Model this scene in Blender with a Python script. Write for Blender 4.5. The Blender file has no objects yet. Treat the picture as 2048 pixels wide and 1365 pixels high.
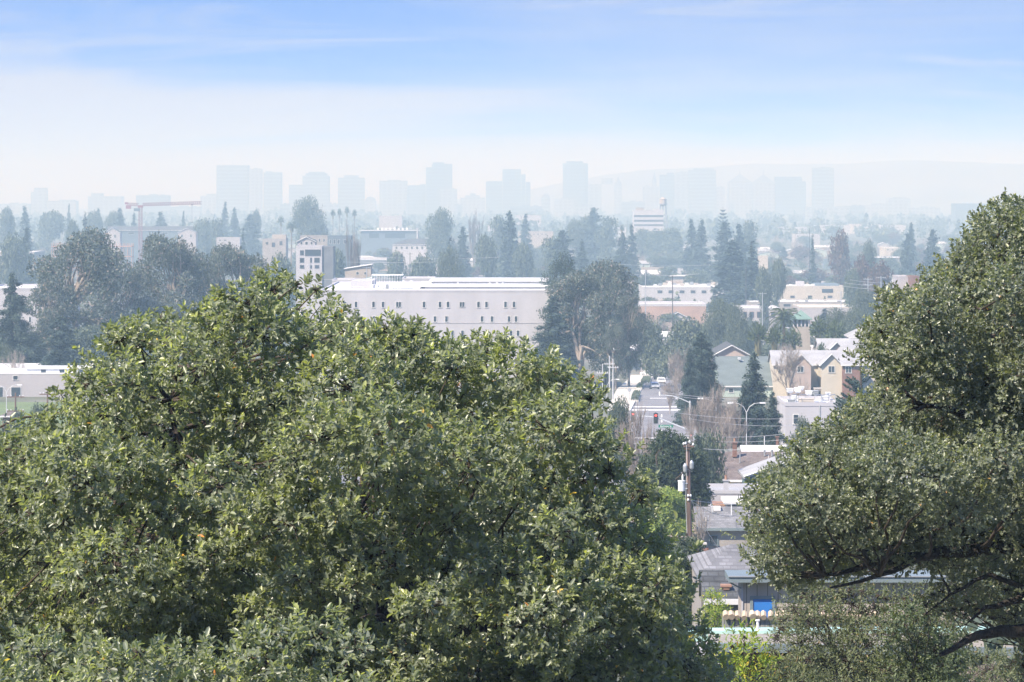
import bpy, math, random
import numpy as np
F, CX, YH, CAMZ = 7500.0, 1024.0, 388.0, 38.0
GD = [-900, 0, 45, 85, 120, 150, 220, 300, 515, 750, 990, 1300, 20000]
GZ = [33, 31, 28, 24.6, 21.5, 18.5, 12, 6.5, 2, -1.2, -10, -12, -12]
def gz(d): return float(np.interp(d, GD, GZ))
def X(px, d): return (px - CX) / F * d
def Z(py, d): return CAMZ - (py - YH) / F * d
def P(px, py, d): return (X(px, d), d, Z(py, d))
def px_of(x, d): return CX + x / d * F
def py_of(z, d): return YH + (CAMZ - z) / d * F
scene = bpy.context.scene
COL = scene.collection
rnd = random.Random(7)
R = np.random.default_rng(11)

# ---------------------------------------------------------------- materials
MATS = {}
def nt(name):
    m = bpy.data.materials.new(name); m.use_nodes = True
    n = m.node_tree.nodes; b = n['Principled BSDF']
    return m, m.node_tree, n, b
def lin(c):
    return tuple(c) + (1,)
def mat(name, col, rough=0.8, var=0.25, scale=0.6, metal=0.0, spec=0.3, bump=0.0, pattern=None, pc=None, emit=None, stretch=None):
    """plain surface with two scales of weathering; pattern: bands / siding / shingle / brick / grid"""
    if name in MATS: return MATS[name]
    m, t, n, b = nt(name); L = t.links
    tc = n.new('ShaderNodeTexCoord'); vec = tc.outputs['Object']
    if stretch:
        mp = n.new('ShaderNodeMapping'); mp.inputs['Scale'].default_value = stretch; L.new(vec, mp.inputs['Vector']); nv = mp.outputs[0]
    else: nv = vec
    a = n.new('ShaderNodeTexNoise'); a.inputs['Scale'].default_value = scale; a.inputs['Detail'].default_value = 7; L.new(nv, a.inputs['Vector'])
    mr = n.new('ShaderNodeMapRange'); mr.inputs[1].default_value = 0.3; mr.inputs[2].default_value = 0.7
    mr.inputs[3].default_value = 1 - var; mr.inputs[4].default_value = 1 + var * .5; L.new(a.outputs[0], mr.inputs[0])
    base = n.new('ShaderNodeMix'); base.data_type = 'RGBA'; base.blend_type = 'MULTIPLY'; base.inputs[0].default_value = 1
    base.inputs[6].default_value = lin(col); L.new(mr.outputs[0], base.inputs[7])
    out = base.outputs[2]
    if pattern:
        kind, s = pattern[0], pattern[1]
        if kind in ('brick', 'shingle'):
            sx = n.new('ShaderNodeSeparateXYZ'); L.new(vec, sx.inputs[0])
            ad = n.new('ShaderNodeMath'); L.new(sx.outputs[0], ad.inputs[0]); L.new(sx.outputs[1], ad.inputs[1]) if kind == 'brick' else None
            cx = n.new('ShaderNodeCombineXYZ'); L.new(ad.outputs[0], cx.inputs[0]); L.new(sx.outputs[2], cx.inputs[1])
            br = n.new('ShaderNodeTexBrick'); L.new(cx.outputs[0], br.inputs['Vector']); br.inputs['Scale'].default_value = s
            br.inputs['Mortar Size'].default_value = .035 if kind == 'brick' else .03
            br.inputs['Brick Width'].default_value = .5 if kind == 'brick' else .6; br.inputs['Row Height'].default_value = .2
            br.inputs['Color1'].default_value = (1, 1, 1, 1); br.inputs['Color2'].default_value = (.62, .62, .62, 1)
            br.inputs['Mortar'].default_value = lin(pc or (.4, .4, .4)); pout = br.outputs[0]
        else:
            sx = n.new('ShaderNodeSeparateXYZ'); L.new(vec, sx.inputs[0])
            def band(o, per, duty):
                d = n.new('ShaderNodeMath'); d.operation = 'DIVIDE'; L.new(o, d.inputs[0]); d.inputs[1].default_value = per
                fr = n.new('ShaderNodeMath'); fr.operation = 'FRACT'; L.new(d.outputs[0], fr.inputs[0])
                g = n.new('ShaderNodeMath'); g.operation = 'LESS_THAN'; L.new(fr.outputs[0], g.inputs[0]); g.inputs[1].default_value = duty
                return g.outputs[0]
            axis = sx.outputs[2]
            if kind == 'vboards':
                ad = n.new('ShaderNodeMath'); L.new(sx.outputs[0], ad.inputs[0]); L.new(sx.outputs[1], ad.inputs[1]); axis = ad.outputs[0]
            fac = band(axis, s, pattern[2])
            if kind == 'grid':
                ad = n.new('ShaderNodeMath'); L.new(sx.outputs[0], ad.inputs[0]); L.new(sx.outputs[1], ad.inputs[1])
                f2 = band(ad.outputs[0], pattern[3], pattern[4])
                mu = n.new('ShaderNodeMath'); mu.operation = 'MULTIPLY'; L.new(fac, mu.inputs[0]); L.new(f2, mu.inputs[1]); fac = mu.outputs[0]
            pm = n.new('ShaderNodeMix'); pm.data_type = 'RGBA'; L.new(fac, pm.inputs[0])
            pm.inputs[6].default_value = (1, 1, 1, 1); pm.inputs[7].default_value = lin(pc or (.4, .4, .4)); pout = pm.outputs[2]
        mm = n.new('ShaderNodeMix'); mm.data_type = 'RGBA'; mm.blend_type = 'MULTIPLY'; mm.inputs[0].default_value = 1
        L.new(out, mm.inputs[6]); L.new(pout, mm.inputs[7]); out = mm.outputs[2]
    L.new(out, b.inputs['Base Color'])
    b.inputs['Roughness'].default_value = rough; b.inputs['Metallic'].default_value = metal
    b.inputs['Specular IOR Level'].default_value = spec
    if bump:
        bp = n.new('ShaderNodeBump'); bp.inputs['Strength'].default_value = bump; bp.inputs['Distance'].default_value = .05
        b2 = n.new('ShaderNodeTexNoise'); b2.inputs['Scale'].default_value = scale * 12; L.new(nv, b2.inputs['Vector'])
        L.new(b2.outputs[0], bp.inputs['Height']); L.new(bp.outputs[0], b.inputs['Normal'])
    if emit:
        b.inputs['Emission Color'].default_value = lin(emit[0]); b.inputs['Emission Strength'].default_value = emit[1]
    MATS[name] = m; return m

def leafmat(name, cols, trans=0.3, rough=0.45, spec=0.5, tcol=None, nscale=0.0):
    """leaf: colour picked per leaf by the face attribute 'tint'; part of the light passes through"""
    if name in MATS: return MATS[name]
    m, t, n, b = nt(name); L = t.links
    at = n.new('ShaderNodeAttribute'); at.attribute_name = 'tint'
    cr = n.new('ShaderNodeValToRGB'); e = cr.color_ramp.elements
    while len(e) < len(cols): e.new(.5)
    for i, (p, c) in enumerate(cols): e[i].position = p; e[i].color = lin(c)
    L.new(at.outputs['Fac'], cr.inputs[0])
    out = cr.outputs[0]
    L.new(out, b.inputs['Base Color']); b.inputs['Roughness'].default_value = rough; b.inputs['Specular IOR Level'].default_value = spec
    tr = n.new('ShaderNodeBsdfTranslucent')
    hs = n.new('ShaderNodeMix'); hs.data_type = 'RGBA'; hs.blend_type = 'MULTIPLY'; hs.inputs[0].default_value = 1
    L.new(out, hs.inputs[6]); hs.inputs[7].default_value = lin(tcol or (1.9, 2.0, .8)); L.new(hs.outputs[2], tr.inputs[0])
    mx = n.new('ShaderNodeMixShader'); mx.inputs[0].default_value = trans
    L.new(b.outputs[0], mx.inputs[1]); L.new(tr.outputs[0], mx.inputs[2])
    L.new(mx.outputs[0], n['Material Output'].inputs['Surface'])
    MATS[name] = m; return m

# ---------------------------------------------------------------- objects
def tag(o, label=None, cat=None, group=None, kind=None):
    if label: o['label'] = label
    if cat: o['category'] = cat
    if group: o['group'] = group
    if kind: o['kind'] = kind
    return o
def empty(name, loc, rz=0, label=None, cat=None, group=None):
    o = bpy.data.objects.new(name, None); o.location = loc; o.rotation_euler = (0, 0, rz); o.empty_display_size = .1
    COL.objects.link(o); return tag(o, label, cat, group)
def link(name, me, m, parent=None, loc=(0, 0, 0)):
    o = bpy.data.objects.new(name, me); COL.objects.link(o); o.location = loc
    if m is not None and not me.materials: me.materials.append(m)
    if parent: o.parent = parent
    return o
def copy_tree(o, parent=None):
    c = o.copy(); COL.objects.link(c); c.parent = parent
    for ch in o.children: copy_tree(ch, c)
    return c
class MB:
    def __init__(s): s.v = []; s.f = []
    def add(s, v, f):
        k = len(s.v); s.v += [tuple(map(float, p)) for p in v]; s.f += [tuple(i + k for i in q) for q in f]; return s
    def box(s, x0, x1, y0, y1, z0, z1):
        return s.add([(x0, y0, z0), (x1, y0, z0), (x1, y1, z0), (x0, y1, z0), (x0, y0, z1), (x1, y0, z1), (x1, y1, z1), (x0, y1, z1)],
                     [(0, 3, 2, 1), (4, 5, 6, 7), (0, 1, 5, 4), (1, 2, 6, 5), (2, 3, 7, 6), (3, 0, 4, 7)])
    def prism(s, poly, y0, y1):
        """poly of (x, z) extruded along y"""
        n = len(poly); v = [(x, y0, z) for x, z in poly] + [(x, y1, z) for x, z in poly]
        return s.add(v, [tuple(range(n)), tuple(range(2 * n - 1, n - 1, -1))] + [(i, n + i, n + (i + 1) % n, (i + 1) % n) for i in range(n)])
    def tube(s, pts, rad, n=6, cap=True):
        pts = [np.array(p, float) for p in pts]
        if not hasattr(rad, '__len__'): rad = [rad] * len(pts)
        V = []; up = np.array((0.31, 0.17, 0.93))
        for i, p in enumerate(pts):
            d = pts[min(i + 1, len(pts) - 1)] - pts[max(i - 1, 0)]; d /= (np.linalg.norm(d) + 1e-9)
            a = np.cross(d, up)
            if np.linalg.norm(a) < .1: a = np.cross(d, (1, 0, 0))
            a /= np.linalg.norm(a); b = np.cross(d, a)
            for k in range(n):
                w = 2 * math.pi * k / n; V.append(p + rad[i] * (a * math.cos(w) + b * math.sin(w)))
        Fs = []
        for i in range(len(pts) - 1):
            for k in range(n):
                Fs.append((i * n + k, i * n + (k + 1) % n, (i + 1) * n + (k + 1) % n, (i + 1) * n + k))
        if cap: Fs += [tuple(range(n))[::-1], tuple(range((len(pts) - 1) * n, len(pts) * n))]
        return s.add(V, Fs)
    def lathe(s, prof, n=12, c=(0, 0, 0)):
        V = []; Fs = []
        for r, z in prof:
            for k in range(n): V.append((c[0] + r * math.cos(2 * math.pi * k / n), c[1] + r * math.sin(2 * math.pi * k / n), c[2] + z))
        for i in range(len(prof) - 1):
            for k in range(n): Fs.append((i * n + k, i * n + (k + 1) % n, (i + 1) * n + (k + 1) % n, (i + 1) * n + k))
        Fs += [tuple(range(n))[::-1], tuple(range((len(prof) - 1) * n, len(prof) * n))]
        return s.add(V, Fs)
    def mesh(s, name):
        me = bpy.data.meshes.new(name); me.from_pydata(s.v, [], s.f); me.update(); return me
    def build(s, name, m, parent=None, loc=(0, 0, 0), smooth=False):
        me = s.mesh(name)
        if smooth: me.polygons.foreach_set('use_smooth', [True] * len(me.polygons))
        return link(name, me, m, parent, loc)

def npmesh(name, V, Q, tint=None, smooth=False):
    """V (n,3), Q (m,4) quads"""
    me = bpy.data.meshes.new(name); V = np.ascontiguousarray(V, np.float32); Q = np.ascontiguousarray(Q, np.int32)
    k = Q.shape[1]
    me.vertices.add(len(V)); me.vertices.foreach_set('co', V.ravel())
    me.loops.add(Q.size); me.loops.foreach_set('vertex_index', Q.ravel())
    me.polygons.add(len(Q)); me.polygons.foreach_set('loop_start', np.arange(len(Q), dtype=np.int32) * k)
    if tint is not None:
        a = me.attributes.new('tint', 'FLOAT', 'FACE'); a.data.foreach_set('value', np.ascontiguousarray(tint, np.float32))
    me.update(calc_edges=True); me.validate() if False else None
    return me
def unit(a): return a / (np.linalg.norm(a, axis=-1, keepdims=True) + 1e-9)
def rsph(n): return unit(R.normal(size=(n, 3)))
def leaf_quads(C, D, N, Ln, W, fold=.25, curl=0.12):
    """6 vertices, two quads folded on the midrib per leaf"""
    D = unit(D); N = unit(N - (N * D).sum(1, keepdims=True) * D); S = np.cross(D, N)
    Ln = Ln[:, None]; W = W[:, None]; up = N * W * fold
    b = C; t = C + D * Ln - N * Ln * curl
    l1 = C + D * Ln * .3 + S * W * .5 + up; l2 = C + D * Ln * .7 + S * W * .42 + up * .7
    r1 = C + D * Ln * .3 - S * W * .5 + up; r2 = C + D * Ln * .7 - S * W * .42 + up * .7
    V = np.stack([b, l1, l2, t, r2, r1], 1).reshape(-1, 3)
    k = np.arange(len(C))[:, None] * 6
    Q = np.concatenate([k + np.array([[0, 1, 2, 3]]), k + np.array([[0, 3, 4, 5]])], 1).reshape(-1, 4)
    return V, Q
def clump_quads(C, D, N, Ln, W):
    """one four-cornered spray of leaves each, pointed at both ends"""
    D = unit(D); N = unit(N - (N * D).sum(1, keepdims=True) * D); S = np.cross(D, N)
    Ln = Ln[:, None]; W = W[:, None]
    V = np.stack([C - D * Ln * .5, C + S * W * .5 + N * W * .15, C + D * Ln * .5, C - S * W * .5 + N * W * .15], 1).reshape(-1, 3)
    k = np.arange(len(C))[:, None] * 4
    return V, k + np.array([[0, 1, 2, 3]])
# ---------------------------------------------------------------- leaf and bark materials
OAK = leafmat('oak_leaf', [(0, (0.120, 0.136, 0.109)), (.45, (0.191, 0.215, 0.153)), (.8, (.262, .288, .150)), (.965, (.40, .42, .15)), (.985, (0.700, 0.450, 0.084)), (1, (0.700, 0.272, 0.084))], .40, .38, .75)
OAKR = leafmat('live_oak_leaf', [(0, (0.099, 0.116, 0.096)), (.5, (0.156, 0.175, 0.130)), (.85, (0.233, 0.256, 0.149)), (.968, (0.199, 0.207, 0.081)), (.985, (0.566, 0.332, 0.130)), (1, (0.697, 0.304, 0.130))], .36, .38, .75)
SHRUB = leafmat('shrub_leaf', [(0, (.08, .09, .05)), (.5, (.13, .15, .085)), (.9, (.18, .20, .10)), (1, (.30, .16, .09))], .3, .5, .4)
YELG = leafmat('yellow_leaf', [(0, (0.100, 0.175, 0.037)), (.5, (0.237, 0.312, 0.062)), (.85, (0.475, 0.450, 0.075)), (1, (0.688, 0.375, 0.075))], .4, .5, .4)
LIME = leafmat('willow_leaf', [(0, (0.135, 0.195, 0.060)), (.6, (0.270, 0.325, 0.096)), (1, (0.432, 0.442, 0.144))], .4, .6, .2)
CON = leafmat('conifer_needles', [(0, (0.029, 0.049, 0.053)), (.6, (0.054, 0.084, 0.074)), (1, (0.094, 0.125, 0.094))], .1, .7, .2)
EUC = leafmat('eucalyptus_leaf', [(0, (0.045, 0.067, 0.067)), (.6, (0.083, 0.110, 0.096)), (.93, (0.140, 0.159, 0.139)), (1, (0.347, 0.264, 0.243))], .2, .55, .35)
BRD = leafmat('broadleaf', [(0, (0.047, 0.069, 0.064)), (.6, (0.086, 0.114, 0.083)), (1, (0.153, 0.173, 0.112))], .2, .6, .3)
PURP = leafmat('russet_leaf', [(0, (.07, .045, .05)), (.6, (.11, .075, .07)), (1, (.16, .11, .09))], .2, .7, .2)
PALM = leafmat('palm_leaf', [(0, (.05, .07, .03)), (.6, (.09, .12, .045)), (1, (.22, .19, .10))], .15, .5, .3)
BARK = mat('bark', (.055, .042, .032), .9, .45, 3.0, bump=.6, stretch=(1, 1, .3))
BARKD = mat('dark_bark', (.030, .024, .020), .9, .4, 3.0, bump=.6, stretch=(1, 1, .3))
EBARK = mat('pale_bark', (.30, .255, .22), .8, .4, .6, stretch=(1, 1, .15))
TWIG = mat('bare_twig', (.29, .25, .225), .9, .3, .8)
TWIG2 = mat('grey_twig', (.17, .14, .125), .9, .3, .8)

BRTW = mat('brown_twig', (.055, .042, .033), .9, .35, 3.0)
# ---------------------------------------------------------------- near trees, leaf by leaf
def inside(poly, x, y):
    c = np.zeros(np.shape(x), bool); n = len(poly)
    for i in range(n):
        x0, y0 = poly[i]; x1, y1 = poly[i - 1]
        h = ((y0 > y) != (y1 > y)) & (x < (x1 - x0) * (y - y0) / ((y1 - y0) or 1e-9) + x0)
        c ^= h
    return c
def edge_dist(poly, x, y, skip=()):
    d = 1e9; n = len(poly)
    for i in range(n):
        if i in skip: continue
        ax, ay = poly[i - 1]; bx, by = poly[i]
        t = max(0, min(1, ((x - ax) * (bx - ax) + (y - ay) * (by - ay)) / ((bx - ax) ** 2 + (by - ay) ** 2 + 1e-9)))
        d = min(d, math.hypot(x - ax - t * (bx - ax), y - ay - t * (by - ay)))
    return d
def grow_lobes(poly, D, deep, n, r0, r1, seed, skip=(), recess=(), gap=.62, back=.35, holes=(), bulge=()):
    """leafy boughs: ellipsoids that fill a crown of the given silhouette as a rounded body 'deep' metres thick"""
    rr = random.Random(seed); xs = [p[0] for p in poly]; ys = [p[1] for p in poly]; out = []; tries = 0
    while len(out) < n and tries < n * 60:
        tries += 1
        x = rr.uniform(min(xs), max(xs)); y = rr.uniform(min(ys), max(ys))
        if not inside(poly, x, y): continue
        if any(((x - a) / w) ** 2 + ((y - b) / h) ** 2 < 1 for a, b, w, h in holes): continue
        e = edge_dist(poly, x, y, skip); r = min(rr.uniform(r0, r1), e * 1.0 + 4)
        if r < r0 * .36: continue
        bk = rr.random() < back
        s = min(1, e / 330); off = deep * math.sqrt(max(0, 1 - (1 - s) ** 2)) + rr.uniform(-.85, .85)
        off = off * (.9 if bk else -1)
        for a, b, w, h in bulge:
            q = ((x - a) / w) ** 2 + ((y - b) / h) ** 2
            if q < 1 and off < 0: off -= 1.5 * (1 - q) ** .5
        for a, b, w, h in recess:
            q = ((x - a) / w) ** 2 + ((y - b) / h) ** 2
            if q < 1 and off < 0: off = abs(off) * .25 + .3
        if any(bk == o[4] and math.hypot(x - o[0], y - o[1]) < gap * (r + o[2]) for o in out): continue
        out.append((x, y, r, off, bk))
    res = []
    for x, y, r, off, bk in out:
        d = D + off; c = np.array(P(x, y, d)); q = r / F * d
        res.append((c, np.array((q * 1.12, q * 1.1, q * .86)), bk))
    return res
def foliage(lobes, dens, nleaf, ll, lw, origin, lift=.5, fill=1.0, tintpow=1.0, shoot=.12):
    """twigs with whorled leaves over every bough, plus a looser inner fill tinted darker to paint shade in the gaps"""
    Vs = []; Qs = []; Ts = []; k = 0
    cen = np.array([l[0] for l in lobes]); rad = np.array([l[1] for l in lobes])
    for i, (c, r, bk) in enumerate(lobes):
        area = 4 * math.pi * (r[0] * r[2])
        n = int(area * dens * (.45 if bk else 1)); 
        if n < 3: n = 3
        u = rsph(n); u = u[(u[:, 2] > -.35) | (R.random(len(u)) < .55)]
        n = len(u)
        lump = 1 + .16 * np.sin(u[:, 0] * 5 + i) * np.sin(u[:, 2] * 6 + i * 2) + R.normal(size=n) * .13
        p = c + u * r * lump[:, None] * R.choice([1, .8, 1.2], n, p=[.60, .26, .14])[:, None]
        # twigs buried in another bough are dropped
        q = (((p[:, None, :] - cen[None]) / rad[None]) ** 2).sum(2); q[:, i] = 9
        p = p[(q.min(1) > .5) | (R.random(n) < .25)]; u = unit((p - c) / r); n = len(p)
        if n == 0: continue
        ax = unit(u * .75 + np.array((0, 0, lift)) + R.normal(size=(n, 3)) * .35)
        m = nleaf; L = shoot
        A = np.repeat(ax, m, 0); Pp = np.repeat(p, m, 0); U = np.repeat(u, m, 0)
        s = np.tile(np.linspace(0, 1, m), n)
        e1 = unit(np.cross(A, np.array((.3, .2, .9)) + R.normal(size=(n * m, 3)) * .01)); e2 = np.cross(A, e1)
        ph = np.tile(np.arange(m) * 2.4, n) + np.repeat(R.random(n) * 6.28, m)
        radv = e1 * np.cos(ph)[:, None] + e2 * np.sin(ph)[:, None]
        d = unit(A * (.25 + .75 * s[:, None]) + radv * (1.15 - .6 * s[:, None]) + R.normal(size=(n * m, 3)) * .22)
        C = Pp + A * (s * L)[:, None]
        N = A * .8 + U * .35 + np.array((0, 0, .45)) + R.normal(size=(n * m, 3)) * .45
        tw = np.repeat(R.random(n), m)                       # a shoot's own shade of green
        new = np.where(s > .75, .17, 0) * (np.repeat(u[:, 2], m) > 0)
        tt = np.clip((.5 * tw + .42 * R.random(n * m)) ** tintpow + new, 0, .955)
        odd = R.random(n * m); tt = np.where(odd > .998, R.uniform(.975, 1, n * m), tt)
        sz = R.uniform(.5, 1.22, n * m) * np.repeat(R.uniform(.8, 1.15, n), m)
        V, Q = leaf_quads(C, d, N, ll * sz, lw * sz * R.uniform(.85, 1.15, n * m))
        Vs.append(V); Qs.append(Q + k); Ts.append(np.repeat(tt, 2)); k += len(V)
        nf = int(area * dens * fill * .75)
        if nf:
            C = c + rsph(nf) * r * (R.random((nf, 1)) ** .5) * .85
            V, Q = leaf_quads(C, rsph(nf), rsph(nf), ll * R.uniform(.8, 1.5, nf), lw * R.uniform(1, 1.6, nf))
            Vs.append(V); Qs.append(Q + k); Ts.append(np.repeat(R.random(nf) * .6, 2)); k += len(V)  # inner leaves keep to the darker tints, painting shade between the clumps
    V = np.concatenate(Vs) - np.array(origin); return V, np.concatenate(Qs), np.concatenate(Ts)
def wig(a, b, n, amp, rr, sag=0.0):
    a = np.array(a, float); b = np.array(b, float); L = np.linalg.norm(b - a); pts = []
    o = np.zeros(3)
    for i in range(n + 1):
        t = i / n; o = o * .6 + np.array([rr.uniform(-1, 1) for _ in range(3)]) * amp * L
        pts.append(a + (b - a) * t + o * math.sin(math.pi * t) + np.array((0, 0, -sag * L * math.sin(math.pi * t))))
    return pts
def near_tree(name, label, cat, base, lobes, fmat, bmat, dens, nleaf, ll, lw, forks, r_trunk, seed, limbs=(), twigs=9, **kw):
    rr = random.Random(seed); root = empty(name, base, 0, label, cat)
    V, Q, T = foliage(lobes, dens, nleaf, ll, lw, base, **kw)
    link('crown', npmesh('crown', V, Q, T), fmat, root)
    b = np.array(base); tm = MB(); bm = MB()
    fk = [np.array(f) - b for f in forks]
    for j, f in enumerate(fk[:1] if limbs else fk):
        pts = wig((0, 0, -.3), f, 6, .05, rr); tm.tube(pts, [r_trunk * (1 - .5 * i / 6) for i in range(7)], 9)
    tm.build('trunk', bmat, root, smooth=True)
    for pts, r0_, r1_ in limbs:
        pts = [np.array(p) - b for p in pts]; m = len(pts)
        fine = []
        for i in range(m - 1): fine += wig(pts[i], pts[i + 1], 3, .05, rr)[:-1]
        fine.append(pts[-1]); bm2 = MB(); bm2.tube(fine, [r0_ + (r1_ - r0_) * i / (len(fine) - 1) for i in range(len(fine))], 8)
        bm2.build('limb', bmat, root, smooth=True)
    for q in limbs: fk += [np.array(p) - b for p in q[0][1:]]
    for c, r, bk in lobes:
        c = c - b; f = min(fk, key=lambda q: np.linalg.norm(q - c)); L = np.linalg.norm(c - f)
        bm.tube(wig(f, c, 6, .045, rr, .03), [max(.012, r_trunk * .16) * (1 - .7 * i / 6) for i in range(7)], 5)
        for _ in range(twigs):
            u = np.array([rr.gauss(0, 1) for _ in range(3)]); u /= np.linalg.norm(u)
            bm.tube(wig(c, c + u * r * rr.uniform(.7, 1.02), 3, .12, rr), [.011, .008, .006, .003], 3, False)
    bm.build('branches', BRTW, root, smooth=True)
    return root
# ---------------------------------------------------------------- far trees: one built per kind, then copied with its parts
def far_shell(lobes, per, s0, s1, drop=0.0):
    C = []; D = []; N = []
    for c, r in lobes:
        n = int(per * (r[0] * r[2] * 2 + r[0] * r[1]) * 4) + 8; u = rsph(n)
        p = np.array(c) + u * np.array(r) * (1 + R.normal(size=(n, 1)) * .14) * R.choice([1, .7], n, p=[.75, .25])[:, None]
        C.append(p); N.append(u + R.normal(size=(n, 3)) * .6); D.append(R.normal(size=(n, 3)) + np.array((0, 0, -drop)))
    C = np.concatenate(C); n = len(C)
    sz = R.uniform(s0, s1, n)
    return (*clump_quads(C, np.concatenate(D), np.concatenate(N), sz, sz * R.uniform(.4, .75, n)), R.random(n))
def skel(mb, a, d, L, r, lev, rr, spread, up, shrink=.68, n0=4, ends=None, minr=.012, nb=(3, 4), sides=4):
    """branching limbs; ends collects the tips"""
    d = np.array(d, float); d /= np.linalg.norm(d); pts = [np.array(a, float)]; dd = d.copy()
    for i in range(3):
        dd = dd + np.array([rr.uniform(-1, 1) for _ in range(3)]) * .13 + np.array((0, 0, up)); dd /= np.linalg.norm(dd)
        pts.append(pts[-1] + dd * L / 3)
    mb.tube(pts, [r, r * .87, r * .75, r * .62], sides if lev > 1 else 3, False)
    if lev == 0:
        if ends is not None: ends.append(pts[-1])
        return
    for k in range(rr.randint(*nb)):
        q = pts[rr.choice([1, 2, 3, 3])]; v = np.array([rr.gauss(0, 1) for _ in range(3)]); v -= v.dot(dd) * dd; v /= np.linalg.norm(v)
        skel(mb, q, dd * math.cos(spread) + v * math.sin(spread), L * shrink * rr.uniform(.75, 1.15), max(minr, r * .55), lev - 1, rr, spread, up, shrink, n0, ends, minr, nb, sides)
    if ends is not None and lev <= 1: ends.append(pts[-1])
PROTO = {}
def proto_parts(key, crown, cm, trunk, tm):
    PROTO[key] = (crown, cm, trunk, tm)
def mk_conifer(key, H, W, n, s, power=.85, gapy=.0, droop=.25, low=.08, m=None, bushy=1.0):
    rr = random.Random(key); C = []; D = []; N = []
    tiers = int(H / .62)
    for i in range(tiers):
        t = low + (1 - low) * (i + rr.random() * .5) / tiers; R0 = W / 2 * (1 - t) ** power * rr.uniform(.8, 1.12) + .12
        nb = max(3, int(5 * (1 - t) + 3))
        for b in range(nb):
            a = rr.random() * 6.283; L = R0 * rr.uniform(.65, 1.15); k = max(2, int(L * n / H * 1.6 * bushy))
            f = R.random(k) ** .7; zj = rr.uniform(-.5, .5); x = np.stack([np.cos(a) * f * L, np.sin(a) * f * L, np.minimum(t * H + zj * (1 - t) - droop * f * L * rr.uniform(.5, 1.3), H) + np.zeros(k)], 1)
            C.append(x + R.normal(size=(k, 3)) * np.array((.2, .2, .22)) * (1 + L * .12)); D.append(np.tile((math.cos(a), math.sin(a), -droop), (k, 1)) + R.normal(size=(k, 3)) * .4)
            N.append(np.tile((0, 0, 1), (k, 1)) + R.normal(size=(k, 3)) * .45)
    C = np.concatenate(C); q = len(C); sz = R.uniform(s * .7, s * 1.4, q)
    V, Q = clump_quads(C, np.concatenate(D), np.concatenate(N), sz, sz * .5)
    t = MB().tube([(0, 0, -.5), (.05, .03, H * .5), (0, 0, H * .98)], [H * .016, H * .01, .03], 7)
    proto_parts(key, npmesh('crown', V, Q, R.random(q)), m or CON, t.mesh('trunk'), BARK)
def mk_round(key, H, W, per, s, m, nl=13, low=.25, lean=0.0, drop=0.0, top=.0, bark=BARK):
    rr = random.Random(key); L = []
    for i in range(nl):
        a = rr.random() * 6.283; t = rr.uniform(low, .86); rad = W * .34 * math.sin(math.pi * min(1, (t - low + .12) / (1.12 - low))) ** .5 * rr.uniform(.5, 1)
        q = W * rr.uniform(.15, .24)
        L.append(((math.cos(a) * rad + lean * t * W, math.sin(a) * rad, t * H), (q * 1.1, q * 1.1, q * rr.uniform(.7, .95))))
    L.append(((lean * W, 0, H * .6), (W * .27, W * .27, H * .24))); L.append(((lean * .8 * W, 0, H * (.86 + top)), (W * .2, W * .2, H * .13)))
    V, Q, T = far_shell(L, per, s * .7, s * 1.35, drop); t = MB()
    t.tube([(0, 0, -.5), (.1, 0, H * .25), (lean * W * .5, 0, H * .5)], [W * .045, W * .033, W * .02], 7)
    for c, r in L[:7]: t.tube([(lean * W * .3, 0, H * .3), ((c[0]) * .5, c[1] * .5, (H * .3 + c[2]) * .52), c], [W * .022, W * .014, .03], 5)
    proto_parts(key, npmesh('crown', V, Q, T), m, t.mesh('trunk'), bark)
def mk_bare(key, H, m, lev=5, spread=.5, up=.10, stem=.2, nb=(2, 4), minr=.014, first=.30):
    rr = random.Random(key); t = MB(); c = MB()
    t.tube([(0, 0, -.4), (.05, .04, H * stem)], [H * .022, H * .016], 7)
    for k in range(4):
        a = k * 1.6 + rr.random(); skel(c, (.04, .04, H * stem * rr.uniform(.6, 1)), (math.cos(a) * .5, math.sin(a) * .5, 1), H * first, H * .012, lev - 1, rr, spread, up, .72, nb=nb, minr=minr)
    # scale so that the tips reach H
    zs = max(v[2] for v in c.v); k = H / zs; c.v = [(x * k, y * k, z * k) for x, y, z in c.v]; t.v = [(x, y, z * k) for x, y, z in t.v]
    me = c.mesh('crown'); proto_parts(key, me, m, t.mesh('trunk'), m)
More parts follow.
